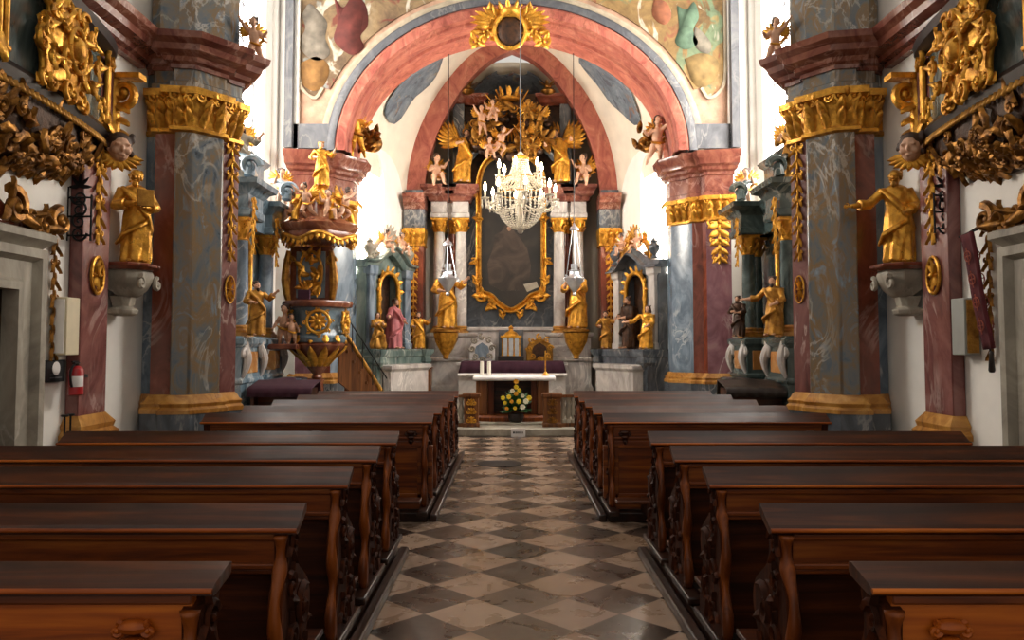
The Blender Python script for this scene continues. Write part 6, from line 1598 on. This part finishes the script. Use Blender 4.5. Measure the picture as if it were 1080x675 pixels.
# brown wooden cupboards at the apse piers, dark benches by the side altars
for s, (a, b), lab in ((-1, (431, 454), 'brown wooden cupboard left of the high altar, below the apse pilaster'),):
    yy = 19.4; X0, X1 = XP(a, yy), XP(b, yy); z1 = ZP(389, yy)
    t = thing('wooden_cupboard', lab, 'cupboard', (lerp(X0,X1,.5), yy, .17))
    part('body', MB().box((X0, yy, .17), (X1, yy+.4, z1)), M['brownwood'], t, world=True, bevel=.01)
    part('top', MB().box((X0-.03, yy-.03, z1), (X1+.03, yy+.43, z1+.04)), M['pewmid'], t, world=True, bevel=.008)
    part('door', MB().box((X0+.05, yy-.015, .25), (X1-.05, yy, z1-.06)), M['pewmid'], t, world=True, bevel=.006)
    part('knob', MB().ell((X1-.09, yy-.03, lerp(.17, z1, .55)), .018, 8, 6), M['gold'], t, world=True)
for s, side in ((-1, 'left'), (1, 'right')):
    yy = 12.2; xa, xb = (XP(262, 12.2), XP(330, 12.2)) if s < 0 else (XP(765, 12.2), XP(838, 12.2))
    z = ZP(409, yy)
    t = thing('kneeling_bench', 'low dark bench draped with %s cloth before the %s side altar' % ('purple' if s < 0 else 'near black', side), 'bench', (lerp(xa,xb,.5), yy, 0))
    part('frame', MB().box((xa+.04, yy, 0), (xa+.1, yy+.5, z-.02)).box((xb-.1, yy, 0), (xb-.04, yy+.5, z-.02)).box((xa+.04, yy+.2, .2), (xb-.04, yy+.26, z-.02)), M['pewdark'], t, world=True, bevel=.006)
    cl = MB(); rows = []
    for (o, zz, f) in ((.56, z-.16, .01), (.53, z+.10, .004), (.0, z, .0), (-.03, z-.02, .004), (-.05, z-.14, .012)): rows.append([Vector((lerp(xa, xb, k/40), yy+o+f*math.sin(k*1.1), zz)) for k in range(41)])
    o = part('drape', MB().grid(rows), M['cloth'] if s < 0 else M['darkwood'], t, world=True, smooth=180); md = o.modifiers.new('depth', 'SOLIDIFY'); md.thickness = .015

# round iron grate let into the aisle floor
gx, gy = XP(527, 10.9), 10.85
t = thing('floor_grate', 'round dark iron grate let into the checkered aisle floor', 'grate', (gx, gy, 0))
part('rim', MB().lathe([(.27,.001),(.30,.001),(.30,.008),(.27,.008)], 32, (gx, gy, 0)), M['iron'], t, world=True)
g = MB()
for k in range(-4, 5):
    h = math.sqrt(max(.0, .27**2-(k*.06)**2)); g.box((gx+k*.06-.010, gy-h, .001), (gx+k*.06+.010, gy+h, .006))
for k in (-2, 0, 2):
    h = math.sqrt(.27**2-(k*.06)**2); g.box((gx-h, gy+k*.06-.010, .001), (gx+h, gy+k*.06+.010, .0055))
part('bars', g, M['iron'], t, world=True)
WORLD, EXPO = 0.62, 0.12
w = bpy.data.worlds.new('daylight_fill'); scene.world = w; w.use_nodes = True  # added sky fill through the open roof and west end, for unseen nave windows
bg = w.node_tree.nodes['Background']; bg.inputs[0].default_value = (1.0, .93, .84, 1); bg.inputs[1].default_value = WORLD
scene.view_settings.view_transform = 'Standard'; scene.view_settings.look = 'None'; scene.view_settings.gamma = 1
scene.view_settings.use_curve_mapping = False; scene.view_settings.exposure = EXPO
scene.cycles.use_denoising = True
scene.cycles.max_bounces = 6; scene.cycles.diffuse_bounces = 4; scene.cycles.glossy_bounces = 4
